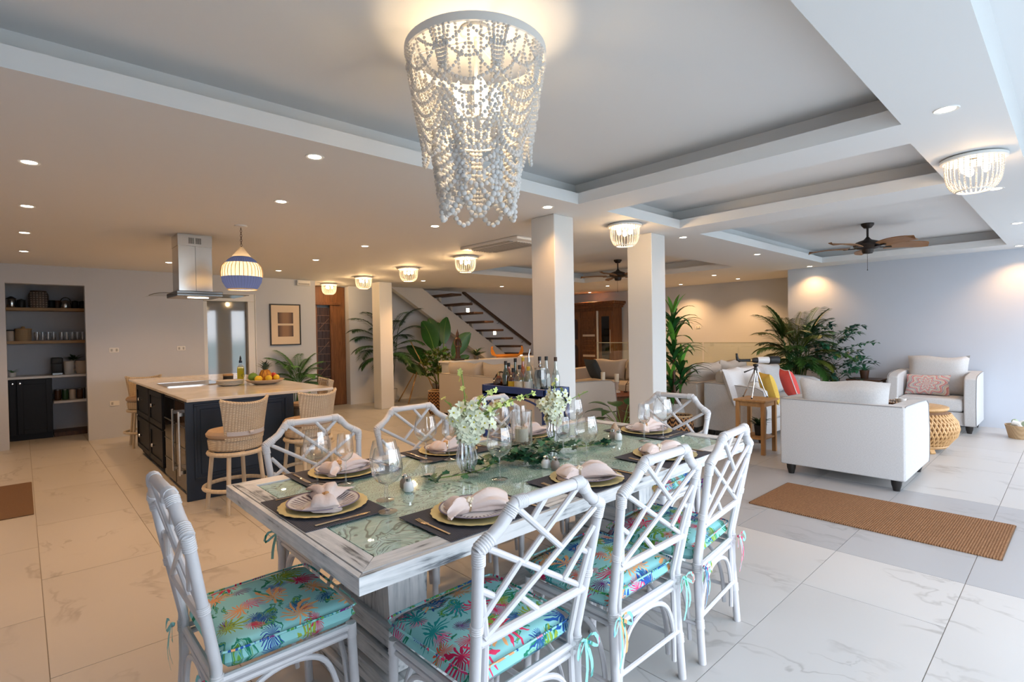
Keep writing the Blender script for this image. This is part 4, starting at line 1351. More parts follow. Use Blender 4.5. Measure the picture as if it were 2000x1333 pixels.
for i, (x, y, a, wh, na) in enumerate(SET):
    M = Matrix.Rotation(R(a), 4, 'Z')
    def at(lx, ly): return (x + (M @ Vector((lx, ly, 0))).x, y + (M @ Vector((lx, ly, 0))).y)
    obj('placemat', mat_me, '', loc=(x, y, ZT), rz=R(a), label='dark woven rectangular placemat ' + wh, cat='placemat', group='dark woven placemats')
    obj('charger', ch_me, '', loc=(x, y, ZT), rz=R(a), label='gold scalloped charger plate ' + wh, cat='charger plate', group='gold charger plates')
    obj('dinner_plate', pl_me, '', loc=(x, y, ZT), rz=R(a + 11 * i), label='white dinner plate with dark spiked rim pattern ' + wh, cat='plate', group='patterned dinner plates')
    c = R(a + na)
    zc = ZT + .0125
    obj('napkin', nap[i % 3], '', loc=(x + .01 * math.cos(i), y, zc), rz=c, label='folded pale pink napkin gathered in a ring ' + wh, cat='napkin', group='pink napkins')
    rx, ry = x + .01 * math.cos(i) + .035 * math.cos(c), y + .035 * math.sin(c)
    rg = thing('napkin_ring', 'napkin ring of pearls and coral beads ' + wh, 'napkin ring', (rx, ry, zc), c, 'beaded napkin rings')
    obj('band', B().tube([(0, .019 * math.cos(q * PI / 8), .020 + .019 * math.sin(q * PI / 8)) for q in range(16)], .005, 6, True), 'cutlery_gold', rg)
    b = B()
    for k in range(7):
        q = k * 2 * PI / 7
        b.ball((.012 * math.cos(q), .004 + .010 * math.sin(q), .043 + .004 * math.sin(3 * q)), .0075, 1)
    b.ball((0, .004, .048), .009, 2)
    obj('pearl_cluster', b, 'pearl' if i in (1, 2, 3) else 'coral_orange', rg)
    fx, fy = at(-.205, -.01)
    obj('fork', fork_me, '', loc=(fx, fy, ZT), rz=R(a), label='gold fork lying left of the plate ' + wh, cat='fork', group='gold forks')
    kx, ky = at(.205, -.01)
    obj('knife', knife_me, '', loc=(kx, ky, ZT), rz=R(a), label='gold knife lying right of the plate ' + wh, cat='knife', group='gold knives')

# glasses
bal = B().lathe([(0, .003), (.036, .0015), (.037, .003), (.010, .006), (.004, .012), (.0035, .095), (.006, .104), (.022, .112), (.044, .126), (.058, .150), (.0605, .172), (.056, .208), (.046, .247)], n=32)
tal = B().lathe([(0, .003), (.034, .0015), (.035, .003), (.010, .006), (.004, .012), (.0035, .098), (.006, .106), (.018, .113), (.030, .125), (.037, .145), (.038, .165), (.034, .215), (.031, .232)], n=28)
bal_me, tal_me = mesh_of('wine_glass', bal, 'clear_glass'), mesh_of('wine_glass', tal, 'clear_glass')
for x, y, k, lb in ((1.085, 1.95, 0, 'clear balloon wine glass behind the nearest placemat corner, rear one of a pair'), (1.02, 1.815, 0, 'clear balloon wine glass standing nearest the camera'),
                    (.985, 2.39, 0, 'clear balloon wine glass in front of the first chair across the table'), (1.08, 2.30, 1, 'clear narrow wine glass beside the balloon glass of the first chair across'),
                    (1.575, 2.385, 0, 'clear balloon wine glass in front of the second chair across the table'), (1.69, 2.335, 1, 'clear narrow wine glass left of the first orchid vase'),
                    (1.62, 1.84, 0, 'clear balloon wine glass touching the right side of the first orchid vase'),
                    (2.14, 1.745, 0, 'clear balloon wine glass behind the middle window side plate'), (2.115, 1.885, 1, 'clear narrow wine glass left of the balloon glass at the middle'),
                    (2.62, 2.235, 0, 'clear balloon wine glass right of the second orchid vase, far side'), (2.27, 2.37, 1, 'clear narrow wine glass behind the candle vase'), (2.13, 2.40, 0, 'clear balloon wine glass seen through the candle vase'),
                    (2.81, 1.835, 1, 'clear narrow wine glass before the far end plate'), (2.985, 1.81, 0, 'clear balloon wine glass before the far end chair')):
    obj('wine_glass', (bal_me, tal_me)[k], '', loc=(x, y, ZT), label=lb, cat='wine glass', group='wine glasses on the dining table')

# shakers, tealight, candle vase
def shaker(x, y, lb, m):
    t = thing('shaker', lb, 'shaker', (x, y, ZT), 0, 'salt and pepper shakers')
    obj('body', B().lathe([(0, 0), (.020, 0), (.023, .006), (.022, .030), (.013, .044)], n=16), m, t)
    obj('cap', B().lathe([(.0135, .043), (.0135, .056), (.008, .062), (0, .063)], n=14), 'chrome', t)
plain('salt', (.78, .79, .80), .3)
plain('pepper', (.30, .25, .22), .4)
for x, y, nm in ((1.225, 1.995, 'near the first orchid vase'), (1.925, 1.835, 'behind the middle window side plate'), (2.735, 1.975, 'near the far end of the table')):
    shaker(x, y, 'glass salt shaker with chrome cap ' + nm, 'salt')
    shaker(x + .015, y + .055 if nm[0] != 'b' else y - .05, 'glass pepper shaker with chrome cap ' + nm, 'pepper')
tl = thing('tealight_holder', 'small clear glass tealight cup among the ivy', 'candle holder', (1.40, 2.10, ZT))
obj('cup', B().lathe([(0, .002), (.026, .002), (.034, .055)], n=20), 'clear_glass', tl)
obj('candle', B().lathe(cyl(.020, .016, 1, .002), (0, 0, .003), 16), 'ceramic_white', tl)
hv = thing('candle_vase', 'tall clear glass cylinder with a cream candle bedded in shells', 'candle holder', (2.11, 2.20, ZT))
obj('cylinder', B().lathe([(0, .004), (.058, .004), (.062, .010), (.062, .232), (.058, .232), (.058, .012)], n=36), 'clear_glass', hv)
plain('candle_wax', (.80, .74, .60), .5)
obj('candle', B().lathe([(0, .055), (.039, .055), (.039, .130), (.034, .132), (.030, .127), (0, .126)], n=28), 'candle_wax', hv)
obj('wick', B().tube([(0, 0, .126), (.001, 0, .138)], .0012, 5), 'black_matte', hv)
plain('shells', (.46, .32, .22), .6, var=.5, vs=50)
b = B()
for i in range(70):
    a, r = rnd.random() * 6.28, .052 * math.sqrt(rnd.random())
    b.ball((r * math.cos(a), r * math.sin(a), .012 + .045 * rnd.random()), .008 + .005 * rnd.random(), 1, (1.2, .9, .7))
obj('shell_bed', b, 'shells', hv, kind='stuff')
for x, y, lb, ml in ((2.80, 2.05, 'brown sea shell standing upright beside the salt shaker at the far end', 'shells'),):
    t = thing('sea_shell', lb, 'shell', (x, y, ZT))
    obj('whorl', B().lathe([(0, 0), (.022, .004), (.030, .022), (.024, .04), (.027, .052), (.018, .072), (.008, .085), (0, .09)], n=18), ml, t)
    obj('lip', B().tube([(.026, -.012, .012), (.036, -.016, .030), (.030, -.012, .055)], [.004, .008, .003], 6), 'ceramic_tan', t)

# orchids in faceted vases
def _mercury(t):
    v = t.coord()
    s = t.sep(v)
    f = t.ma('SINE', t.ma('ADD', t.ma('MULTIPLY', t.ma('ARCTAN2', s[1], s[0]), 14.0), t.ma('MULTIPLY', s[2], 30.0)))
    a = t.n('BsdfTransparent'); a.inputs[0].default_value = (.88, .90, .93, 1)
    g = t.n('BsdfGlossy'); g.inputs['Roughness'].default_value = .06; g.inputs[0].default_value = (.85, .86, .9, 1)
    t.set(g.inputs['Normal'], t.bump(f, .9, .006))
    m = t.n('MixShader'); m.inputs[0].default_value = .48
    t.t.links.new(a.outputs[0], m.inputs[1]); t.t.links.new(g.outputs[0], m.inputs[2])
    t.t.links.new(m.outputs[0], t.out.inputs[0])
    return t.m
DEFS['cut_glass'] = _mercury
plain('petal_white', (.74, .80, .62), .55, var=.05, vs=20)
plain('petal_lime', (.58, .68, .22), .55, var=.1, vs=20)
plain('stem_green', (.16, .28, .05), .5)
plain('throat_yellow', (.55, .50, .05), .5)
def bloom(rr, seed):
    r2 = random.Random(seed)
    b = B()
    for k in range(5):
        a = 2 * PI * k / 5 + .2 * r2.random()
        w_ = (.46 if k in (1, 4) else .26) * rr
        c, s = math.cos(a), math.sin(a)
        b.blade([(0, 0, 0), (c * rr * .4, s * rr * .4, .10 * rr), (c * rr * .78, s * rr * .78, .16 * rr), (c * rr * 1.05, s * rr * 1.05, .02 * rr)], [.10 * rr, w_, w_ * .85, .05 * rr], fold=.22)
    return b
bl_me = [mesh_of('blossom', bloom(.026 + .004 * k, k), 'petal_white', 180) for k in range(3)]
bd_me = mesh_of('bud', bloom(.016, 9), 'petal_lime', 180)
th_me = mesh_of('throat', B().ball((0, 0, .004), .005, 1), 'throat_yellow')
def bouquet(x, y, lb, stems, seed, vh):
    r2 = random.Random(seed)
    t = thing('orchid_bouquet', lb, 'flowers', (x, y, ZT))
    for (tx, ty, tz, nb, buds) in stems:
        p0, p1 = Vector((0, 0, .02)), Vector((tx, ty, tz))
        mid = Vector((tx * .25, ty * .25, vh + (tz - vh) * .55))
        pts = arcpath([p0, (tx * .06, ty * .06, vh * .95), mid, p1], 6)
        obj('stem', B().tube(pts, [.0028] * len(pts), 5), 'stem_green', t)
        up = [p for p in pts if p.z > vh * .95]
        for i in range(nb):
            u = (i + .3) / nb
            p = up[min(int(u * len(up)), len(up) - 1)]
            off = Vector((r2.uniform(-1, 1), r2.uniform(-1, 1), r2.uniform(-.6, .6))).normalized() * .040 * (1 - .4 * u)
            isb = u > 1 - buds
            o = obj('bud' if isb else 'blossom', bd_me if isb else bl_me[i % 3], '', t, loc=p + off * (.4 if isb else 1))
            o.rotation_euler = (off + Vector((-.3, -.5, .3)) * .035).to_track_quat('Z', 'Y').to_euler()
            if not isb: obj('throat', th_me, '', o)
for x, y, h, k, lb in ((1.58, 2.035, .175, 1.25, 'taller cut glass vase holding the nearer orchids'), (2.42, 2.235, .135, 1.1, 'shorter cut glass vase holding the farther orchids')):
    obj('vase', B().lathe([(0, .004), (.022 * k, .004), (.026 * k, .012), (.040 * k, .055), (.043 * k, .085), (.033 * k, h - .03), (.034 * k, h)], n=36), 'cut_glass', loc=(x, y, ZT), label=lb, cat='vase', group='orchid vases')
bouquet(1.58, 2.035, 'white and lime orchid spray in the taller vase, buds reaching high', [(.04, .00, .33, 15, .1), (-.06, .03, .30, 14, 0), (.17, -.13, .34, 15, .15), (-.04, .05, .28, 14, .0), (.12, -.08, .29, 14, 0), (.07, -.07, .24, 12, 0), (-.01, .02, .50, 11, .72), (.25, -.22, .39, 14, .5), (.11, -.08, .41, 13, .45), (-.07, .08, .36, 9, .4), (.0, -.03, .22, 9, 0), (.19, -.16, .36, 13, .3), (.05, -.06, .37, 12, .2), (.0, .0, .33, 10, 0)], 3, .165)
bouquet(2.42, 2.235, 'white orchid spray in the shorter vase near the pillar', [(.0, .03, .33, 11, .1), (-.05, .06, .26, 10, 0), (.06, -.05, .27, 10, 0), (.17, -.14, .31, 8, .45), (-.02, .0, .21, 9, 0), (.03, .01, .38, 10, .3), (.07, -.02, .33, 9, .1), (.0, -.02, .28, 9, 0)], 5, .125)

# ivy garland along the middle of the table
plain('ivy', (.055, .17, .075), .42, var=.3, vs=20)
plain('ivy_dark', (.02, .085, .05), .38, var=.3, vs=20)
def ivy_leaf(s):
    b = B()
    out = [(0, 0), (.45, -.10), (.72, .12), (.52, .40), (.66, .72), (.30, .72), (0, 1.15), (-.30, .72), (-.66, .72), (-.52, .40), (-.72, .12), (-.45, -.10)]
    b.add([(0, .4 * s, .08 * s)] + [(p[0] * s, p[1] * s, -.04 * s * abs(p[0]) * 2) for p in out], [[0, i + 1, (i + 1) % 12 + 1] for i in range(12)])
    return b
iv = [mesh_of('leaf', ivy_leaf(.030), 'ivy', 180), mesh_of('leaf', ivy_leaf(.037), 'ivy_dark', 180)]
gl = thing('ivy_garland', 'green ivy garland trailing along the middle of the dining table', 'garland', (1.95, 2.0, ZT))
tr = arcpath([(-.58, .06, .008), (-.35, .0, .012), (-.10, .06, .02), (.0, -.06, .014), (.25, .04, .02), (.45, -.02, .012), (.66, -.05, .006)], 6)
obj('vine', B().tube(tr, .003, 5), 'stem_green', gl)
for i in range(270):
    u = rnd.random()
    dens = .35 + .65 * math.exp(-((u - .52) / .3) ** 2)
    if rnd.random() > dens: u = .3 + .4 * rnd.random()
    p = tr[int(u * (len(tr) - 1))]
    sp = .085 * (.4 + .6 * math.exp(-((u - .5) / .35) ** 2))
    o = obj('leaf', iv[i % 2], '', gl, loc=(p.x + rnd.gauss(0, .02), p.y + rnd.uniform(-1, 1) * sp, p.z + .004 + .075 * rnd.random() ** 1.4 * math.exp(-((u - .5) / .3) ** 2)))
    o.rotation_euler = (rnd.uniform(-.5, .9), rnd.uniform(-.5, .5), rnd.uniform(0, 6.28))
# ---------------------------------------------------------------- living side
def _fabric(name, c1, c2):
    def mk(t):
        v = t.coord()
        a = t.noise(t.vm('MULTIPLY', v, (1, 1, 5)), 90, 2)
        b_ = t.noise(t.vm('MULTIPLY', v, (5, 5, 1)), 90, 2)
        f = t.ma('MULTIPLY', t.ma('ADD', a, b_), .5)
        return t.bsdf(t.ramp(f, ((.35, c1), (.65, c2))), .9, 0, t.bump(f, .25, .002), .2)
    DEFS[name] = mk
_fabric('linen', (.49, .495, .505), (.65, .655, .665))
_fabric('linen_warm', (.46, .41, .36), (.60, .54, .48))
_fabric('cushion_white', (.66, .67, .70), (.78, .79, .81))
_fabric('cushion_yellow', (.72, .46, .06), (.84, .60, .16))
_fabric('cushion_red', (.66, .07, .07), (.78, .14, .12))
_fabric('cushion_slate', (.035, .050, .065), (.075, .095, .115))
plain('piping_grey', (.30, .30, .31), .8)
plain('foot_black', (.014, .012, .011), .35)
def sofa(label, loc, rz, wd, dp, hb, seat=.44, arm=.13, fab='linen', cushions=1, ctop=.96, arms=(1, 1), feet=True, cat='sofa', armh=None, nback=None, nm='sofa', cmat=None):
    """local: back panel on y=0, faces +y"""
    t = thing(nm, label, cat, loc, rz)
    h2 = wd / 2
    ah = armh or hb
    obj('base', B().box(-h2 + arm, .04, .10, h2 - arm, dp - .02, .28, .012, 2), fab, t)
    bk = obj('back', B().box(-h2 + .006, 0, .103, h2 - .006, .15, hb, .014, 3), fab, t)
    obj('piping', B().tube([(-h2 + .02, .002, hb - .004), (h2 - .02, .002, hb - .004)], .005, 6), 'piping_grey', bk)
    for s in (-1, 1):
        if not arms[0 if s < 0 else 1]: continue
        x0, x1 = (-h2, -h2 + arm) if s < 0 else (h2 - arm, h2)
        prof = [(.007, .10), (dp, .10), (dp + .02, .14), (dp + .035, .42), (dp - .01, ah - .07), (dp - .10, ah - .03), (dp * .55, ah - .012), (.10, ah), (.007, ah - .004)]
        b = B().prism(prof, x0, x1, 'x')
        a = obj('armrest', b, fab, t, ang=25)
        m = a.modifiers.new('bevel', 'BEVEL'); m.width = .016; m.segments = 3; m.limit_method = 'ANGLE'
        obj('piping', B().tube([((x1 if s > 0 else x0), p[0], p[1]) for p in prof[1:]], .004, 6), 'piping_grey', a)
    n = cushions
    cw = (wd - 2 * arm) / n
    for i in range(n):
        x0 = -h2 + arm + cw * i
        b = B().box(x0 + .005, .16, .285, x0 + cw - .005, dp + .015, seat + .02, .045, 4)
        obj('seat_cushion', b, fab, t)
    nb = nback or n
    cw = (wd - 2 * arm) / nb
    for i in range(nb):
        x0 = -h2 + arm + cw * i
        M = Matrix.Translation((x0 + cw / 2, .255, seat)) @ Matrix.Rotation(R(12), 4, 'X')
        b = B().pillow(cw * 1.0, ctop - seat, .26, M, 14, 5)
        r2 = random.Random(i + int(wd * 100))
        for k, q in enumerate(b.v):
            b.v[k] = q + Vector((0, .010 * math.sin(9 * q.x + 3 * q.z + i), .014 * math.sin(11 * q.x + r2.random() * .2 + i) * max(0, (q.z - seat) / (ctop - seat))))
        obj('back_cushion', b, cmat or fab, t, ang=80)
    if feet:
        for sx in (-1, 1):
            for y in (.08, dp - .07):
                obj('foot', B().lathe([(0, 0), (.026, 0), (.030, .02), (.040, .055), (.044, .10), (0, .10)], (sx * (h2 - .08), y, 0), 16), 'foot_black', t)
    return t
sofa('pale grey loveseat seen from behind, beside the brown runner', (5.56, 1.54, 0), R(-90), 1.03, 1.04, .755, cat='loveseat', nm='loveseat', ctop=.97)
sofa('pale grey armchair with a medallion cushion against the far grey wall', (10.0, 1.42, 0), R(90), .98, .78, .80, ctop=1.03, cat='armchair', nm='armchair', armh=.80)
sofa('pale grey sofa behind the small wooden table, with white yellow and red cushions', (7.86, 3.49, 0), R(180), 2.15, .80, .735, cushions=3, ctop=.93, arm=.14)
sofa('grey sofa standing back to back with the cushioned sofa, behind the dracaena', (7.80, 3.60, 0), 0, 1.95, .92, .715, cushions=2, ctop=.99, fab='linen_warm')
sofa('long beige sofa seen from behind, left of the blue bar table', (5.30, 6.09, 0), R(-90), 3.0, 1.0, .777, cushions=3, ctop=1.0, fab='linen_warm')
sofa('beige sofa in warm light between the two pillars in front of the carved wardrobe', (9.3, 6.35, 0), R(90), 2.0, 1.15, .70, cushions=2, ctop=.88, fab='linen_warm')
def cushion(lb, mat, x, y, z, wd, ht, rz, tilt, th=.15, trim=None):
    t = obj('cushion', B().pillow(wd, ht, th, None, 14, 3.0), mat, loc=(x, y, z), ang=80, label=lb, cat='cushion')
    t.rotation_euler = (R(tilt), 0, R(rz))
    if trim:
        pts = []
        for i in range(48):
            a = 2 * PI * i / 48
            c, s = math.cos(a), math.sin(a)
            k = 1 / max(abs(c), abs(s))
            px, pz = c * k, s * k
            pts.append((px * wd / 2 * (1 - .07 * (1 - pz * pz) * abs(px) ** 3), 0, pz * ht / 2 * (1 - .07 * (1 - px * px) * abs(pz) ** 3) + ht / 2))
        obj('piping', B().tube(pts, .006, 6, True), trim, t)
    return t
cushion('large white cushion at the left end of the sofa behind the telescope', 'cushion_white', 6.99, 3.05, .46, .56, .50, 4, -18)
cushion('second large white cushion directly behind the telescope tube', 'cushion_white', 7.47, 3.02, .46, .54, .50, -5, -20)
cushion('yellow cushion leaning on the sofa beside the red one', 'cushion_yellow', 7.27, 2.76, .465, .42, .42, 38, -16, .16)
cushion('red cushion leaning on the sofa right of the yellow one', 'cushion_red', 8.0, 2.75, .465, .42, .43, 35, -18, .16, 'cushion_white')
cushion('dark slate blue cushion leaning on the warm lit beige sofa', 'cushion_slate', 8.66, 6.75, .48, .46, .46, 70, -24, .15)
def _medal(t):
    v = t.coord()
    s = t.sep(v)
    x, z = s[0], t.ma('SUBTRACT', s[2], .15)
    r = t.ma('SQRT', t.ma('ADD', t.ma('MULTIPLY', x, x), t.ma('MULTIPLY', t.ma('MULTIPLY', z, z), 2.2)))
    an = t.ma('ARCTAN2', z, x)
    pet = t.ma('SINE', t.ma('MULTIPLY', an, 8.0))
    f = t.ma('ADD', t.ma('MULTIPLY', r, 44.0), t.ma('MULTIPLY', pet, 1.3))
    k = t.ma('FRACT', t.ma('MULTIPLY', f, .28))
    c = t.ramp(k, ((0, (.62, .55, .50)), (.2, (.55, .10, .10)), (.42, (.62, .30, .24)), (.6, (.20, .22, .32)), (.75, (.60, .52, .45)), (.9, (.45, .36, .16))), True)
    n = t.noise(v, 60, 2)
    return t.bsdf(t.mix(t.ma('MULTIPLY', n, .5), c, (.66, .62, .60)), .85)
DEFS['medallion'] = _medal
cushion('oblong cushion with a red and blue medallion pattern on the armchair', 'medallion', 9.52, 1.50, .465, .52, .30, 90, 18, .13)

# rugs
def _runner(t):
    v = t.coord()
    a = t.wave(v, 22, 0, 'BANDS', 'X'); b_ = t.wave(v, 22, 0, 'BANDS', 'Y')
    f = t.ma('MULTIPLY', a, b_)
    n = t.noise(v, 70, 3)
    c = t.mix(t.ma('MULTIPLY_ADD', n, .9, t.ma('MULTIPLY', f, .3)), (.10, .045, .022), (.40, .22, .115))
    return t.bsdf(c, .95, 0, t.bump(t.ma('ADD', f, n), .9, .006), .1)
DEFS['runner'] = _runner
rg_ = obj('runner_rug', B().box(-.41, -.773, 0, .41, .773, .012, .003), 'runner', loc=(4.80, 1.095, 0), rz=R(-1), label='brown woven runner rug on the grey tile band behind the loveseat', cat='rug')
obj('fringe', B().box(-.405, -.778, .003, .405, -.772, .010).box(-.405, .772, .003, .405, .778, .010), 'coir_dark', rg_)

# rattan drum table with tray and cups
def _rattan(t):
    v = t.coord()
    s = t.sep(v)
    an = t.ma('ARCTAN2', s[1], s[0])
    a = t.ma('SINE', t.ma('ADD', t.ma('MULTIPLY', an, 34.0), t.ma('MULTIPLY', s[2], 62.0)))
    b_ = t.ma('SINE', t.ma('SUBTRACT', t.ma('MULTIPLY', an, 34.0), t.ma('MULTIPLY', s[2], 62.0)))
    h = t.ma('MULTIPLY', t.ma('ADD', a, 1.0), t.ma('ADD', b_, 1.0))
    hole = t.ramp(h, ((.55, 0.0), (.66, 1.0)))
    c = t.mix(hole, t.ramp(t.noise(v, 12, 3), ((.3, (.44, .25, .10)), (.7, (.64, .40, .19)))), (.10, .05, .02))
    return t.bsdf(c, .5, 0, t.bump(t.ma('SUBTRACT', 1.0, hole), .8, .008), .35)
DEFS['rattan_lattice'] = _rattan
plain('rattan_dark', (.16, .075, .03), .7)
wood('rattan_plain', (.46, .26, .10), (.64, .40, .19), 'X', 3)
dr_ = thing('drum_table', 'round bulging rattan drum table with lattice sides between loveseat and armchair', 'side table', (7.75, 1.33, 0))
obj('body', B().lathe([(.26, .06), (.30, .09), (.375, .19), (.395, .27), (.38, .35), (.315, .44), (.29, .47)], n=48), 'rattan_dark', dr_)
obj('top', B().lathe([(0, .520), (.29, .520), (.312, .512), (.312, .488), (.29, .47), (0, .47)], n=48), 'rattan_plain', dr_)
for k in range(52):
    a = 2 * PI * k / 52
    obj('lattice_cane', B().tube([((r + .004) * math.cos(a + q), (r + .004) * math.sin(a + q), z) for r, z, q in ((.30, .09, 0), (.375, .19, .12), (.395, .27, .22), (.38, .35, .32), (.315, .44, .44))], .0130, 6), 'rattan_plain', dr_)
    obj('lattice_cane', B().tube([((r + .004) * math.cos(a - q), (r + .004) * math.sin(a - q), z) for r, z, q in ((.30, .09, 0), (.375, .19, .12), (.395, .27, .22), (.38, .35, .32), (.315, .44, .44))], .0130, 6), 'rattan_plain', dr_)
obj('base_ring', B().lathe([(.24, .075), (.30, .09), (.31, .07), (.29, .05), (.24, .05)], n=40), 'rattan_plain', dr_)
for k in range(4):
    a = R(40 + 90 * k)
    obj('foot', B().beam((.27 * math.cos(a), .27 * math.sin(a), .055), (.31 * math.cos(a), .31 * math.sin(a), 0.006), .06, .03, r=.006), 'rattan_plain', dr_)
ty = thing('serving_tray', 'round serving tray with beaded rim on the rattan drum table', 'tray', (7.66, 1.43, .521))
obj('base', B().lathe([(0, 0), (.15, 0), (.165, .03), (.158, .032), (.145, .008), (0, .008)], n=32), 'dark_wood', ty)
b = B()
for k in range(30):
    a = 2 * PI * k / 30
    b.ball((.163 * math.cos(a), .163 * math.sin(a), .038), .012, 1)
obj('shell_rim', b, 'shells', ty)
for k, (dx, dy, hh) in enumerate(((-.04, .0, .075), (.05, .05, .06))):
    c = thing('cup', ('taller' if k == 0 else 'shorter') + ' white cup on the serving tray', 'cup', (7.66 + dx, 1.43 + dy, .53))
    obj('body', B().lathe([(0, 0), (.032, 0), (.042, hh), (.038, hh), (.03, .008), (0, .008)], n=24), 'ceramic_white', c)
    obj('handle', B().tube([(.04 + .022 * math.sin(a * PI / 8), 0, hh * .25 + hh * .5 * a / 8) for a in range(9)], .005, 6), 'ceramic_white', c)

# small wooden end table, telescope, pot
et = thing('end_table', 'small square wooden end table with a lower shelf holding the telescope', 'side table', (6.375, 2.62, 0))
obj('top', B().box(-.20, -.185, .605, .20, .185, .63, .004), 'teak_light', et) if wood('teak_light', (.34, .17, .06), (.50, .28, .11), 'X', 3, .4) is None else None
wood('teak_leg', (.32, .15, .05), (.48, .26, .10), 'Z', 3, .4)
for sx in (-1, 1):
    for sy in (-1, 1):
        obj('leg', B().box(sx * .16 - .022, sy * .145 - .022, 0, sx * .16 + .022, sy * .145 + .022, .605, .003), 'teak_leg', et)
    obj('apron', B().box(sx * .16 - .012, -.125, .55, sx * .16 + .012, .125, .605), 'teak_light', et)
    obj('apron', B().box(-.14, sx * .145 - .012, .55, .14, sx * .145 + .012, .605), 'teak_light', et)
obj('shelf', B().box(-.17, -.155, .17, .17, .155, .19, .003), 'teak_light', et)
te = thing('telescope', 'small white and black telescope on a silver tripod on the wooden end table', 'telescope', (6.375, 2.62, .632), R(-43))
plain('tube_white', (.72, .73, .75), .3)
ZT2 = .45
def tubeX(prof): return B().lathe(prof, n=24).xf(Matrix.Translation((0, 0, ZT2)) @ Matrix.Rotation(R(90), 4, 'Y'))
for nm, pr, m in (('lens_hood', [(0, .27), (.030, .268), (.046, .27), (.048, .26), (.048, .16), (.038, .15)], 'black_matte'), ('main_tube', [(.040, .16), (.040, .03), (.036, .02), (0, .02)], 'tube_white'), ('focus_tube', [(.033, .03), (.030, -.02), (.022, -.04), (.017, -.045), (.016, -.18), (.02, -.185), (.02, -.20), (0, -.20)], 'black_matte')):
    obj(nm, tubeX(pr), m, te)
obj('gold_band', tubeX([(.0185, -.05), (.020, -.05), (.020, -.065), (.0185, -.065)]), 'gold', te)
obj('eyepiece', B().tube([(-.19, 0, ZT2), (-.215, 0, ZT2 + .01), (-.222, 0, ZT2 + .05)], [.016, .018, .014], 12).tube([(-.222, 0, ZT2 + .05), (-.223, 0, ZT2 + .085)], .012, 12), 'black_matte', te)
obj('tripod_head', B().lathe([(0, .30), (.018, .30), (.022, .34), (.016, .37), (.03, .385), (.03, .40), (0, .41)], n=14), 'black_matte', te)
obj('pan_handle', B().tube([(0, 0, .36), (-.06, -.03, .345), (-.16, -.06, .315)], [.005, .005, .010], 8), 'black_matte', te)
for k, a in enumerate((R(12), R(132), R(228))):
    e = Vector((.15 * math.cos(a), .15 * math.sin(a), .012))
    l = obj('leg', B().tube([(.012 * math.cos(a), .012 * math.sin(a), .335), (e.x * .55, e.y * .55, .16)], .009, 8).tube([(e.x * .5, e.y * .5, .175), e], .0065, 8), 'chrome', te)
    obj('rubber_foot', B().ball(e, .011, 1), 'black_matte', l)
    obj('brace', B().tube([(0, 0, .20), (e.x * .5, e.y * .5, .18)], .003, 5), 'steel_dark', te)
obj('centre_post', B().tube([(0, 0, .19), (0, 0, .31)], .006, 8), 'steel_dark', te)

# ---------------------------------------------------------------- plants
def arc(base, az, L, el, droop, n=8):
    """a drooping stem: returns points"""
    p = Vector(base)
    out = [p.copy()]
    e = el
    for i in range(n):
        p = p + Vector((math.cos(az) * math.cos(e), math.sin(az) * math.cos(e), math.sin(e))) * (L / n)
        e -= droop / n * (.4 + 1.2 * i / n)
        out.append(p.copy())
    return out
def frond(b, pts, wl, nl, th=.015, hang=.5):
    m = len(pts) - 1
    b.tube(pts, [.006 * (1 - .75 * i / m) + .001 for i in range(m + 1)], 5)
    for k in range(nl):
        u = .22 + .78 * (k + .5) / nl
        i = min(int(u * m), m - 1)
        f = u * m - i
        p = pts[i].lerp(pts[i + 1], f)
        t = (pts[i + 1] - pts[i]).normalized()
        sd = t.cross(Vector((0, 0, 1)))
        sd = sd.normalized() if sd.length > .05 else Vector((1, 0, 0))
        L = wl * (.45 + .55 * math.sin(PI * min(1, .12 + u * .83)))
        for s in (-1, 1):
            d = (t * .75 + sd * s * .85).normalized()
            q1 = p + d * L * .5 + Vector((0, 0, -L * hang * .15))
            q2 = p + d * L + Vector((0, 0, -L * hang * .6))
            b.blade([p, q1, q2], [.002, th, .0008], fold=.3)
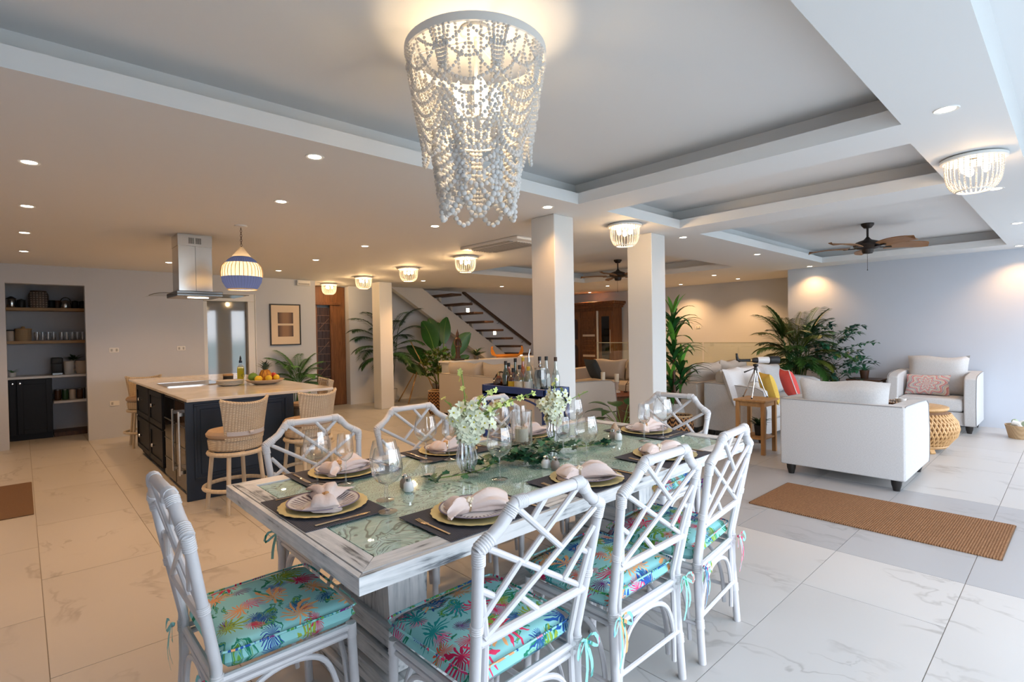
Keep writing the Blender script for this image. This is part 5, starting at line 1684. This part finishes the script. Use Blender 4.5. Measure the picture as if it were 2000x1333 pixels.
def palm(nm, lb, loc, n, L, wl, el=(1.2, .5), droop=(.8, 1.7), base_h=.4, leaf='leaf_palm', pot='pot', seed=1, stems=6, nl=20, cat='plant', spread=.05, dirs=None, lim=None, avoid=None):
    r2 = random.Random(seed)
    t = thing(nm, lb, cat, loc)
    if pot == 'basket':
        obj('basket', B().lathe([(0, 0), (.14, 0), (.17, .06), (.175, .22), (.16, .30), (.14, .30), (.14, .26), (0, .26)], n=28), 'straw', t)
    else:
        obj('pot', B().lathe([(0, 0), (.12, 0), (.17, .26), (.175, .30), (.155, .30), (.15, .27), (0, .27)], n=28), 'ceramic_white' if pot == 'white' else 'stone_grey', t)
    obj('soil', B().lathe([(0, .272), (.15, .272)], n=20), 'dark_wood', t)
    for k in range(n):
        az = dirs[k] if dirs else 2.4 * k + r2.uniform(-.4, .4)
        if avoid and avoid[0] < az % (2 * PI) < avoid[1]: az = avoid[0] - .15 - .9 * r2.random()
        f = k / max(1, n - 1)
        e = el[0] + (el[1] - el[0]) * f
        d = droop[0] + (droop[1] - droop[0]) * f
        bx = (r2.uniform(-spread, spread), r2.uniform(-spread, spread), .27)
        hh = base_h * (1.25 - .6 * f)
        st = [Vector(bx), Vector((bx[0] + .12 * hh * math.cos(az), bx[1] + .12 * hh * math.sin(az), .27 + hh))]
        pts = [st[0]] + arc(st[1], az, L * (.75 + .4 * r2.random()), e, d, 9)
        b = B()
        frond(b, pts, wl * (.8 + .4 * r2.random()), nl)
        if lim:
            for v in b.v:
                if v.x > lim[0]: v.x = lim[0] - .12 * (v.x - lim[0])
                if v.y > lim[1]: v.y = lim[1] - .12 * (v.y - lim[1])
        obj('frond', b, leaf[k % len(leaf)] if isinstance(leaf, (list, tuple)) else leaf, t, ang=180)
    return t
plain('leaf_palm', (.045, .13, .028), .42, var=.35, vs=7)
plain('leaf_olive', (.13, .16, .025), .45, var=.35, vs=7)
plain('leaf_glossy', (.028, .115, .022), .28, var=.3, vs=6)
plain('leaf_fresh', (.10, .30, .035), .35, var=.3, vs=6)
palm('areca_palm', 'fresh green palm on the floor below the framed print', (3.55, 9.35, 0), 17, .55, .19, base_h=.42, seed=4, leaf='leaf_mid', pot='white', nl=24, lim=(9, .36))
palm('kentia_palm', 'tall dark palm standing behind the slim hall pillar', (5.78, 10.12, 0), 20, .75, .30, el=(1.2, .0), droop=(1.3, 1.4), base_h=1.0, leaf='leaf_dark', seed=8, pot='white', nl=22, lim=(9, .34), avoid=(3.45, 4.75))
palm('areca_palm', 'big bushy palm in the corner behind the cushioned sofa', (9.30, 3.16, 0), 46, .62, .25, el=(1.45, .15), droop=(.9, 1.8), base_h=.80, leaf=('leaf_olive', 'leaf_palm', 'leaf_dark', 'leaf_palm'), seed=12, nl=24, spread=.1, lim=(.70, 9))
def leafy(nm, lb, loc, h0, h1, rad, nbr, ll, mat, pot, seed, trunkn=3, dens=9, potm='ceramic_white', pr=.13, ph=.26, lim=None):
    """shrub: trunks, branches and oval leaves"""
    r2 = random.Random(seed)
    t = thing(nm, lb, 'plant', loc)
    obj('pot', B().lathe([(0, 0), (pr * .8, 0), (pr, ph), (pr * .9, ph), (pr * .88, ph * .9), (0, ph * .9)], n=28), potm, t)
    for k in range(trunkn):
        a = 2.1 * k
        obj('trunk', B().tube([(.03 * math.cos(a), .03 * math.sin(a), ph * .85), (.05 * math.cos(a + .6), .05 * math.sin(a + .6), (h0 + ph) / 2), (.10 * math.cos(a), .10 * math.sin(a), h0 + .2 * (h1 - h0))], [.012, .010, .006], 6), 'dark_wood', t)
    for k in range(nbr):
        b = B()
        a, z = 2.4 * k + r2.random(), h0 + (h1 - h0) * (k + .5) / nbr
        rr = rad * (.55 + .45 * math.sin(PI * (.15 + .75 * (k + .5) / nbr)))
        pts = arc((.06 * math.cos(a), .06 * math.sin(a), z - .10), a, rr * r2.uniform(.8, 1.1), .55, .8, 6)
        b.tube(pts, .0035, 4)
        for j in range(dens * 2):
            u = .25 + .75 * (j + .5) / (dens * 2)
            i = min(int(u * 6), 5)
            p = pts[i].lerp(pts[i + 1], u * 6 - i)
            az, e = a + r2.uniform(-1.8, 1.8), r2.uniform(-.5, .7)
            d = Vector((math.cos(az) * math.cos(e), math.sin(az) * math.cos(e), math.sin(e)))
            L = ll * r2.uniform(.7, 1.2)
            b.blade([p, p + d * L * .45 + Vector((0, 0, .004)), p + d * L + Vector((0, 0, -.012))], [.002, L * .27, .001], fold=.25)
        if lim:
            for v in b.v:
                if v.x > lim: v.x = lim - .1 * (v.x - lim)
        obj('branch', b, mat[k % len(mat)], t, ang=180)
    return t
leafy('ficus', 'bushy small leaved ficus right of the corner palm', (9.45, 2.66, 0), .45, 1.52, .52, 44, .10, ('leaf_teal', 'leaf_teal2'), None, 21, 3, 12, lim=.55) if (plain('leaf_teal', (.03, .15, .07), .4, var=.3, vs=8), plain('leaf_teal2', (.025, .09, .06), .4, var=.3, vs=8)) else None
leafy('potted_shrub', 'round yellowish shrub in a white topped basket left of the long beige sofa', (6.62, 9.50, 0), .62, 1.18, .30, 40, .095, ('leaf_lime2', 'leaf_mid'), None, 31, 4, 12, 'straw', .15, .27) if plain('leaf_lime2', (.15, .20, .035), .45, var=.35, vs=9) is None else None
# bird of paradise
bpn = thing('bird_of_paradise', 'large paddle leaved bird of paradise plant under the stairs', 'plant', (6.85, 9.72, 0))
obj('pot', B().lathe([(0, 0), (.14, 0), (.19, .32), (.20, .36), (.18, .36), (.17, .33), (0, .33)], n=28), 'stone_grey', bpn)
for az, el, st, L, wd in ((2.5, 1.35, .85, .66, .20), (.3, 1.5, .95, .62, .15), (-.55, 1.1, .70, .66, .17), (2.75, .95, .55, .62, .14), (3.1, .55, .45, .50, .13), (1.2, 1.3, .9, .6, .16), (-.2, .8, .45, .5, .13), (2.0, 1.45, 1.0, .55, .15)):
    s0 = arc((.04 * math.cos(az), .04 * math.sin(az), .3), az, st, min(1.5, el + .12), .1, 4)
    pts = arc(s0[-1], az, L, el, .55, 8)
    pts = [Vector((p.x, min(p.y, .27), p.z)) for p in pts]
    lf = obj('leaf', B().blade(pts, [wd * math.sin(PI * min(1, .06 + .92 * i / 8)) ** .7 for i in range(9)], up=(math.cos(az + 1.57) * .3 + .68, math.sin(az + 1.57) * .3 + .73, .2), fold=.2), 'leaf_glossy', bpn, ang=180)
    obj('leaf_stalk', B().tube(s0, .011, 6).tube(pts, [.009 - .0008 * i for i in range(9)], 5), 'stem_green', lf)
# dracaena
dcn = thing('dracaena', 'tall dracaena with strappy green leaves beside the second pillar', 'plant', (6.25, 3.60, 0))
def strap(L, wd, el, droop):
    pts = arc((0, 0, 0), 0, L, el, droop, 7)
    return B().blade(pts, [wd * (.45, .8, 1, 1, .92, .75, .45, .03)[i] for i in range(8)], fold=.28)
lm = [mesh_of('leaf', strap(L, .030, e, d), m, 180) for L, e, d, m in ((.38, 1.25, .8, 'leaf_fresh'), (.48, .75, 1.6, 'leaf_glossy'), (.45, .30, 1.5, 'leaf_glossy'), (.44, .95, 1.8, 'leaf_dark2'))] if plain('leaf_dark2', (.016, .085, .02), .35, var=.3, vs=6) is None else None
obj('planter', B().lathe([(0, .10), (.10, .10), (.13, .30), (.105, .43), (.09, .50), (.075, .50), (.085, .42), (0, .40)], n=28), 'stone_grey', dcn)
for k in range(3):
    a = 2.1 * k + .5
    obj('planter_leg', B().tube([(.10 * math.cos(a), .10 * math.sin(a), .28), (.15 * math.cos(a), .15 * math.sin(a), 0)], .012, 8), 'dark_wood', dcn)
for k, (tx, ty_, h) in enumerate(((.03, .04, 1.62), (-.04, .0, 1.28), (.06, -.05, .98), (.0, .05, .78))):
    obj('trunk', B().tube([(tx * .4, ty_ * .4, .40), (tx * .8, ty_ * .8, h * .6), (tx, ty_, h)], [.020, .017, .013], 8), 'dark_wood', dcn)
    n = 22 if k else 30
    for i in range(n):
        z = h - .30 * (i / n) ** 1.2
        o = obj('leaf', lm[0 if i < 4 else (1 + i % 3)], '', dcn, loc=(tx, ty_, z))
        o.rotation_euler = (0, 0, 2.4 * i + k)
        o.scale = (1, 1, 1) if k else (.9, .9, 1)
def zigzag(t):
    v = t.coord()
    s = t.sep(v)
    an = t.ma('MULTIPLY', t.ma('ARCTAN2', s[1], s[0]), 2.6)
    zz = t.ma('ABSOLUTE', t.ma('SUBTRACT', t.ma('FRACT', an), .5))
    f = t.ma('FRACT', t.ma('ADD', t.ma('MULTIPLY', s[2], 17.0), t.ma('MULTIPLY', zz, 1.5)))
    m = t.less(f, .5)
    return t.bsdf(t.mix(m, (.40, .20, .08), (.03, .02, .018)), .75, 0, t.bump(f, .3, .004), .2)
DEFS['zigzag'] = zigzag
for x, y, r, h, lb in ((5.95, 3.38, .17, .40, 'orange and black zigzag woven basket behind the far dining chair'), (5.56, 8.02, .17, .42, 'zigzag woven basket at the left end of the long beige sofa')):
    t = thing('woven_basket', lb, 'basket', (x, y, 0))
    obj('body', B().lathe([(0, 0), (r * .8, 0), (r, .08), (r, h * .75), (r * .9, h), (r * .86, h), (r * .95, h * .72), (r * .8, .03), (0, .02)], n=36), 'zigzag', t)
    obj('rim', B().tube([(r * .88 * math.cos(a * PI / 16), r * .88 * math.sin(a * PI / 16), h) for a in range(32)], .012, 6, True), 'straw', t)
sprig('potted_fern', 'small fern in a dark pot on the lower shelf of the end table', 6.40, 2.60, .191, .12, 34, .15, 'black_matte', .055, 'leaf_dark')
sd = thing('side_table', 'dark wooden side table behind the loveseat with a small plant', 'side table', (9.52, 2.24, 0))
obj('top', B().box(-.22, -.22, .635, .22, .22, .66, .004), 'dark_wood', sd)
for sx in (-1, 1):
    for sy in (-.19, .19):
        obj('leg', B().box(sx * .19 - .018, sy - .018, 0, sx * .19 + .018, sy + .018, .635), 'dark_wood', sd)
sprig('potted_succulent', 'small green plant in a brown pot on the dark side table', 9.50, 2.26, .661, .13, 16, .17, 'dark_wood', .065, 'leaf_teal')
# philodendron behind the second pillar
ph = thing('philodendron', 'dark broad leaved plant low beside the second pillar', 'plant', (5.55, 3.95, 0))
obj('pot', B().lathe([(0, 0), (.11, 0), (.14, .24), (.13, .24), (.12, .2), (0, .2)], n=24), 'stone_grey', ph)
for i in range(15):
    az, e, L = 2.4 * i, 1.2 - .07 * i, .30 + .02 * (i % 5)
    s0 = arc((0, 0, .2), az, .34, e, .3, 4)
    pts = arc(s0[-1], az, L * .85, e - .7, .9, 6)
    lf = obj('leaf', B().blade(pts, [.10 * k for k in (.35, 1, 1.05, .85, .6, .3, .02)], fold=.2), 'leaf_glossy' if i % 2 else 'leaf_dark2', ph, ang=180)
    obj('leaf_stalk', B().tube(s0, .005, 5), 'stem_green', lf)
bk_ = thing('laundry_basket', 'small woven basket with striped cloths at the right edge', 'basket', (9.32, .50, 0))
obj('body', B().lathe([(0, 0), (.13, 0), (.17, .17), (.155, .17), (.12, .02), (0, .02)], n=28), 'straw', bk_)
plain('cloth_green', (.34, .42, .30), .9, var=.4, vs=16)
for k in range(5):
    a = 1.3 * k
    obj('rolled_cloth', B().tube([(.07 * math.cos(a) - .05 * math.sin(a), .07 * math.sin(a) + .05 * math.cos(a), .13), (.07 * math.cos(a), .07 * math.sin(a), .185), (.09 * math.cos(a) + .05 * math.sin(a), .09 * math.sin(a) - .05 * math.cos(a), .20)], .035, 10), 'cloth_green' if k % 2 else 'ceramic_white', bk_)
for y0, y1 in ((3.56, 5.18), (5.22, 7.9)):
    gp = thing('glass_railing', 'clear glass railing panel around the stairwell ' + ('nearer the corner palm' if y0 < 4 else 'between the two pillars'), 'railing', (10.12, (y0 + y1) / 2, 0))
    hh_ = (y1 - y0) / 2
    obj('pane', B().box(-.006, -hh_, .03, .006, hh_, 1.19), 'rail_glass', gp) if ('rail_glass' in DEFS or glass('rail_glass', (.95, .985, .96), .5) is None) else None
    obj('base_channel', B().box(-.03, -hh_, 0, .03, hh_, .06), 'steel', gp)
    obj('handrail', B().box(-.010, -hh_, 1.185, .010, hh_, 1.20), 'rail_edge', gp) if ('rail_edge' in DEFS or plain('rail_edge', (.38, .42, .36), .3) is None) else None
outlet(11.55, 6.05, 1.52, 'white switch plate on the warm lit recessed wall', R(-90), 3)
# ---------------------------------------------------------------- bar table and bottles
plain('royal_blue', (.016, .05, .21), .3, coat=.3)
cx, cyy = 3.27, 3.37
bc = thing('bar_table', 'royal blue butler bar table crowded with bottles beside the first pillar', 'table', (cx, cyy, 0))
HXb, HYb = .155, .40
obj('tray', B().box(-HXb, -HYb, .90, HXb, HYb, .93, .004), 'royal_blue', bc)
for q in ((-HXb, -HYb, -HXb + .018, HYb), (HXb - .018, -HYb, HXb, HYb), (-HXb, -HYb, HXb, -HYb + .018), (-HXb, HYb - .018, HXb, HYb)):
    obj('gallery', B().box(q[0], q[1], .90, q[2], q[3], .985, .004), 'royal_blue', bc)
for sx in (-1, 1):
    for sy in (-1, 1):
        lg = obj('leg', B().box(sx * (HXb - .02) - .02, sy * (HYb - .02) - .02, 0, sx * (HXb - .02) + .02, sy * (HYb - .02) + .02, .90, .004), 'royal_blue', bc)
    obj('arched_rail', B().tube([(sx * (HXb - .02), (HYb - .03) * -math.cos(a * PI / 16), .70 + .19 * math.sin(a * PI / 16) ** .6) for a in range(17)], .009, 8), 'royal_blue', bc)
for sy in (-1, 1):
    obj('arched_rail', B().tube([(-(HXb - .03) * math.cos(a * PI / 12), sy * (HYb - .02), .78 + .11 * math.sin(a * PI / 12) ** .6) for a in range(13)], .009, 8), 'royal_blue', bc)
obj('lower_shelf', B().box(-HXb + .02, -HYb + .02, .28, HXb - .02, HYb - .02, .30, .003), 'royal_blue', bc)
obj('handle', B().tube([(-.02, HYb - .03 - .09 + .09 * math.cos(a * PI / 12) , .985 + .11 * math.sin(a * PI / 12)) for a in range(13)], .007, 8), 'black_metal', bc)
for nm, c in (('amber', (.85, .42, .10)), ('whisky', (.62, .24, .06)), ('gin', (.86, .92, .90)), ('green_bottle', (.16, .34, .20)), ('brown_bottle', (.28, .10, .05))):
    glass(nm, c, 1.1)
plain('label_cream', (.62, .55, .42), .6)
plain('label_white', (.70, .70, .68), .6)
plain('label_yellow', (.62, .42, .03), .5)
BOT = [(-.06, .27, .052, .10, .16, 'amber', None, 'squat amber decanter at the left of the blue bar table', 'gold'),
       (.05, .25, .036, .15, .245, 'whisky', 'label_cream', 'whisky bottle with cream label behind the amber decanter', 'black_matte'),
       (-.07, .16, .035, .17, .27, 'green_bottle', None, 'dark green bottle with a slim neck', 'black_matte'),
       (.04, .15, .030, .16, .29, 'green_bottle', 'label_white', 'slender dark bottle with white label', 'black_matte'),
       (-.07, .065, .045, .14, .21, 'whisky', 'label_yellow', 'square shouldered whisky bottle with yellow label', 'black_matte'),
       (.05, .06, .036, .18, .30, 'amber', 'label_yellow', 'tall bottle with yellow cap and label', 'label_yellow'),
       (-.08, -.03, .048, .15, .24, 'gin', 'label_cream', 'broad clear bottle with cream label at the middle front', 'black_matte'),
       (.03, -.035, .040, .21, .30, 'gin', None, 'tall pale blue gin bottle with a steel pourer', 'chrome'),
       (-.07, -.13, .040, .15, .23, 'gin', 'label_white', 'clear bottle with white label right of the gin bottle', 'label_yellow'),
       (.06, -.14, .036, .18, .31, 'brown_bottle', 'label_cream', 'dark brown rum bottle with black cap', 'black_matte'),
       (.05, -.23, .034, .19, .315, 'gin', 'label_white', 'clear bottle with a slim black cap next to the rum', 'black_matte'),
       (.07, -.32, .034, .18, .31, 'gin', None, 'clear bottle with brown cork at the right end of the bar table', 'dark_wood')]
for x, y, r, sh, h, m, lab, lb, cap in BOT:
    t = thing('bottle', lb, 'bottle', (cx + x, cyy + y, .931), 0, 'bottles on the blue bar table')
    obj('body', B().lathe([(0, 0), (r * .95, 0), (r, .008), (r, sh * .82), (r * .8, sh * .95), (.014, sh + .035), (.012, h - .02)], n=20), m, t)
    obj('cap', B().lathe([(.0145, h - .035), (.0145, h), (0, h)], n=14), cap, t)
    if lab: obj('label', B().lathe([(r + .0008, sh * .22), (r + .0008, sh * .68)], n=20), lab, t)
    if cap == 'chrome':
        obj('pourer', B().tube([(0, 0, h), (.002, 0, h + .03), (.01, -.008, h + .075)], [.008, .005, .0035], 8), 'chrome', t)
ib = thing('ice_bucket', 'steel wire topped flip lid jar at the right front of the bar table', 'jar', (cx - .065, cyy - .27, .931))
obj('body', B().lathe([(0, 0), (.052, 0), (.056, .01), (.056, .17), (.048, .20), (.048, .21)], n=24), 'smoke_glass', ib)
obj('lid', B().lathe([(.05, .21), (.052, .225), (0, .235)], n=24), 'steel', ib)
obj('wire_bail', B().tube([(0, .058 * math.cos(a * PI / 12), .13 + .13 * math.sin(a * PI / 12)) for a in range(13)], .004, 6), 'steel', ib)
op_ = thing('cocktail_shaker', 'steel cocktail shaker cup near the left handle of the bar table', 'shaker', (cx - .02, cyy + .335, .931))
obj('cup', B().lathe([(0, 0), (.030, 0), (.040, .10), (.043, .10), (.033, .0)], n=20), 'steel_dark', op_)
obj('base_band', B().lathe([(.0305, .004), (.0315, .004), (.0325, .016), (.0315, .016)], n=20), 'black_matte', op_)

# low carved table with candlesticks in the hall
ct = thing('carved_table', 'round carved wooden table holding two candlesticks behind the wine glasses', 'side table', (6.74, 4.97, 0))
woven('carved_side', (.07, .03, .015), (.34, .18, .09), 20, 20, .9, .6)
wood('red_wood', (.22, .055, .02), (.36, .11, .04), 'X', 3)
obj('body', B().lathe([(0, .02), (.27, .02), (.30, .10), (.30, .40), (.27, .46)], n=36), 'carved_side', ct)
obj('top', B().lathe([(.25, .46), (.33, .47), (.33, .495), (0, .50)], n=40), 'red_wood', ct)
for k in range(3):
    a = k * 2.09
    obj('foot', B().ball((.22 * math.cos(a), .22 * math.sin(a), .018), .022, 1, (1, 1, .8)), 'dark_wood', ct)
for dx, dy, h, lb in ((-.10, .10, .20, 'taller carved candlestick with cream candle on the round carved table'), (.05, -.05, .17, 'shorter carved candlestick with cream candle on the round carved table')):
    t = thing('candlestick', lb, 'candlestick', (6.74 + dx, 4.97 + dy, .50), 0, 'candlesticks on the carved table')
    obj('stem', B().lathe([(0, 0), (.055, 0), (.05, .02), (.022, .035), (.030, .07), (.020, .10), (.028, h - .03), (.045, h - .008), (.045, h), (0, h)], n=20), 'ceramic_tan', t)
    obj('candle', B().lathe([(.034, h), (.034, h + .12), (0, h + .12)], n=18), 'candle_wax', t)
br_ = thing('twig_ornament', 'small dark twig ornament beside the candlesticks', 'ornament', (6.88, 4.82, .50))
obj('base', B().lathe(cyl(.03, .02, 1, .003), n=14), 'dark_wood', br_)
obj('twig', B().tube([(0, 0, .02), (.01, 0, .12), (.06, -.03, .20)], [.008, .006, .003], 6).tube([(.01, 0, .12), (.05, -.05, .14), (.10, -.08, .15)], [.005, .004, .002], 6), 'dark_wood', br_)
pf_ = thing('patterned_stool', 'low stool with black and white patterned sides and orange top behind the warm lit sofa', 'stool', (9.85, 6.80, 0))
def _geo(t):
    v = t.coord()
    q = t.voro(t.vm('MULTIPLY', v, (1, 1, 1)), 16, rand=.2)
    s = t.sep(v)
    f = t.ma('SINE', t.ma('MULTIPLY', t.ma('ARCTAN2', s[1], s[0]), 22.0))
    g = t.ma('SINE', t.ma('MULTIPLY', s[2], 90.0))
    return t.bsdf(t.mix(t.ma('GREATER_THAN', t.ma('MULTIPLY', f, g), 0.0), (.03, .025, .022), (.50, .46, .42)), .7)
DEFS['geo_print'] = _geo
obj('body', B().lathe([(0, 0), (.24, 0), (.26, .05), (.26, .50), (.24, .54)], n=30), 'geo_print', pf_)
obj('top', B().lathe([(.26, .535), (.27, .55), (.26, .58), (0, .585)], n=30), 'orange_wood', pf_) if plain('orange_wood', (.50, .19, .06), .45) is None else None

# console under the stairs with boat, statue and plant
cs = thing('console', 'long low white console at the foot of the staircase', 'console', (7.65, 8.55, 0))
obj('top', B().box(-1.55, -.17, .885, 1.75, .17, .92, .004), 'white_lacquer', cs)
obj('front_panel', B().box(-1.5, -.14, .06, 1.7, .14, .885, .002), 'pillar_paint', cs)
obj('plinth', B().box(-1.45, -.11, 0, 1.65, .11, .06), 'stone_grey', cs)
plain('boat_orange', (.78, .28, .02), .35, coat=.3)
bo = thing('boat_model', 'bright orange wooden boat model with raised ends on the console', 'ornament', (7.80, 8.55, .921), R(-30))
def hull(u, v):
    x = -.34 + .68 * u
    e = abs(2 * u - 1)
    w_ = .075 * (1 - e ** 3) + .004
    a = PI * v
    top = .075 + .16 * max(0, e - .78) / .22 * 1.0
    zb = .012 + .05 * e ** 4
    return (x, w_ * math.cos(a), top - (top - zb) * math.sin(a) ** .7)
obj('hull', B().grid(hull, 26, 8), 'boat_orange', bo)
obj('deck', B().grid(lambda u, v: (-.28 + .56 * u, (2 * v - 1) * .070 * (1 - abs(2 * u - 1) ** 3), .066), 12, 2), 'boat_orange', bo)
for s in (-1, 1):
    obj('prow', B().tube([(s * .325, 0, .06), (s * .35, 0, .14), (s * .338, 0, .225), (s * .318, 0, .245)], [.020, .020, .022, .012], 8), 'boat_orange', bo)
obj('keel', B().box(-.24, -.012, 0, .24, .012, .03, .003), 'boat_orange', bo)
st = thing('statue', 'slender dark carved figure statue with pointed headdress on the console', 'statue', (6.46, 8.56, .921))
obj('base', B().box(-.11, -.08, 0, .11, .08, .035, .004), 'black_matte', st)
obj('figure', B().lathe([(0, .035), (.060, .035), (.062, .06), (.045, .10), (.050, .20), (.062, .28), (.042, .34), (.055, .40), (.068, .43), (.050, .455), (.018, .465), (.020, .475), (.034, .495), (.036, .52), (.030, .54), (.034, .55), (.016, .58), (.006, .62), (0, .64)], n=18, sy=.75), 'dark_wood', st)
for s in (-1, 1):
    obj('arm', B().tube([(s * .062, 0, .425), (s * .085, .0, .34), (s * .055, -.035, .27), (s * .012, -.05, .29)], [.016, .013, .011, .012], 8), 'dark_wood', st)
sprig('potted_plant', 'small trailing plant in a pot on the console beside the statue', 6.95, 8.57, .921, .08, 40, .22, 'steel_dark', .06, 'leaf_dark')
# two leaning bamboo poles
plain('bamboo', (.44, .27, .13), .5, var=.2, vs=8)
bs = thing('bamboo_easel', 'pair of crossed bamboo poles standing under the stairs', 'easel', (6.0, 9.7, 0))
obj('pole', B().tube([(-.045, -.06, 0), (.36, .12, .84)], .016, 8), 'bamboo', bs)
obj('pole', B().tube([(.095, .06, 1.34), (.40, .02, .76), (.74, -.02, 0)], .012, 8), 'bamboo', bs)
obj('pole', B().tube([(.02, .45, 0), (.38, .10, .86)], .012, 8), 'bamboo', bs)

# ---------------------------------------------------------------- staircase
plain('stair_white', (.60, .585, .565), .6)
wood('tread_wood', (.030, .016, .011), (.085, .045, .028), 'Y', 3)
sc_ = thing('staircase', 'open staircase with white stringer and dark wooden treads along the back wall', 'staircase', (0, 0, 0))
y0_ = 10.06
obj('stringer', B().prism([(5.83, 2.494), (6.63, 2.494), (10.55, .02), (9.75, .02), (9.75, 0.02)][:4], y0_, y0_ + .16, 'y'), 'stair_white', sc_, ang=20)
for k in range(12):
    x, z = 7.12 + .313 * k - .313, 2.34 - .2015 * k + .2015
    if z < .05: break
    if z < 2.45:
        tr_ = obj('tread', B().box(x - .13, 9.46, z - .028, x + .16, 10.34, z + .022, .012, 2), 'tread_wood', sc_)
        obj('bracket', B().prism([(x - .02, z - .03), (x + .05, z - .03), (x + .05, z - .14), (x + .01, z - .12)], y0_ + .03, y0_ + .13, 'y'), 'stair_white', tr_, ang=20)
hr = thing('handrail', 'dark wooden handrail running down the stair wall', 'handrail', (0, 0, 0))
obj('rail', B().beam((8.05, 10.42, 2.60 - .10), (10.40, 10.42, 1.13), .05, .07, r=.01), 'tread_wood', hr)
for f in (.12, .5, .88):
    p = Vector((8.05, 10.42, 2.5)).lerp(Vector((10.40, 10.42, 1.13)), f)
    obj('wall_bracket', B().tube([(p.x, 10.5, p.z - .10), (p.x, 10.43, p.z - .09), (p.x, 10.42, p.z - .03)], .008, 6), 'steel_dark', hr)
emitter('step_glow', (1.0, .86, .62), 9.0)
for x, z, lb in ((8.25, 2.05, 'upper'), (9.13, 1.47, 'middle'), (10.09, .88, 'lowest')):
    t = thing('step_light', lb + ' glowing square step light on the stair wall', 'wall lamp', (x, 10.495, z), 0, 'square step lights')
    obj('frame', B().box(-.055, -.012, -.055, .055, 0, .055, .003), 'plastic_white', t)
    obj('lens', B().box(-.045, -.015, -.045, .045, -.011, .045), 'step_glow', t)

# ---------------------------------------------------------------- carved door left and wardrobe
wood('teak_dark', (.09, .032, .012), (.20, .085, .03), 'Z', 3, .4)
plain('lattice_dark', (.030, .011, .008), .4)
plain('lattice_edge', (.16, .085, .055), .35)
d2 = obj('door_2', B().box(4.80, 10.66, 0, 5.07, 10.84, 2.49, .006).box(4.06, 10.66, 2.14, 4.80, 10.84, 2.49, .006).box(4.06, 10.68, 0, 4.42, 10.84, 2.14, .004), 'teak', kind='structure')
obj('cornice', B().box(4.30, 10.62, 2.10, 4.95, 10.70, 2.16, .008), 'teak_dark', d2)
obj('leaf', B().box(4.46, 10.70, .02, 4.79, 10.74, 2.05, .003), 'lattice_dark', d2)
obj('jamb', B().box(4.42, 10.67, 0, 4.47, 10.72, 2.10, .004).box(4.745, 10.66, 0, 4.80, 10.72, 2.10, .004), 'teak', d2)
for k in range(12):
    z = .12 + .16 * k
    obj('lattice_bar', B().box(4.47, 10.685, z, 4.75, 10.703, z + .012), 'lattice_edge', d2)
    for j in range(3):
        x = 4.50 + .08 * j + (.04 if k % 2 else 0)
        obj('lattice_bar', B().box(x, 10.688, z, x + .012, 10.703, z + .16), 'lattice_dark', d2)
    if k % 3 == 0:
        obj('lattice_bar', B().beam((4.50, 10.692, z + .03), (4.72, 10.692, z + .26), .012, .016, (0, 1, 0)), 'lattice_edge', d2)
wd_ = thing('wardrobe', 'tall carved dark wooden wardrobe with open louvred door against the far wall', 'wardrobe', (11.5, 8.90, 0))
obj('carcass', B().box(-.38, -.76, 0, 0, .80, 2.12, .004), 'teak_dark', wd_)
cr_ = B()
for i, (a, z0, z1) in enumerate(((.05, 2.08, 2.13), (.09, 2.13, 2.17), (.13, 2.17, 2.24))):
    cr_.box(-.38 - a, -.76 - a, z0, 0, .80 + a, z1, .006)
obj('cornice', cr_, 'teak', wd_)
dl = obj('door', B().box(-.42, .30, .10, -.38, .78, 2.0, .004), 'teak', wd_)
for z0, z1 in ((1.25, 1.82), (.30, 1.12)):
    pts = [(.38, z0), (.70, z0), (.70, z1 - .12)] + [(.54 + .16 * math.cos(a * PI / 8), z1 - .12 + .12 * math.sin(a * PI / 8)) for a in range(9)] + [(.38, z1 - .12)]
    obj('arched_panel', B().prism(pts, -.428, -.418, 'x'), 'lattice_dark', dl)
dm = obj('door', B().box(-.42, -.28, .10, -.38, .28, 2.0, .004), 'teak', wd_)
for k in range(12):
    z = .25 + .135 * k
    obj('slat', B().box(-.445, -.20, z, -.415, .20, z + .055, .004), 'teak' if k % 4 else 'ceramic_tan', dm)
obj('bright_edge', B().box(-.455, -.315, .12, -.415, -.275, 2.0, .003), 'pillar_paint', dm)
de = obj('door', B().box(-.42, -.74, .10, -.38, -.33, 2.0, .004), 'teak_dark', wd_)
obj('glass_panel', B().box(-.425, -.66, .35, -.418, -.42, 1.85), 'black_glass', de)
obj('pull_bar', B().tube([(-.44, -.70, .9), (-.44, -.70, 1.5)], .008, 6), 'steel', de)
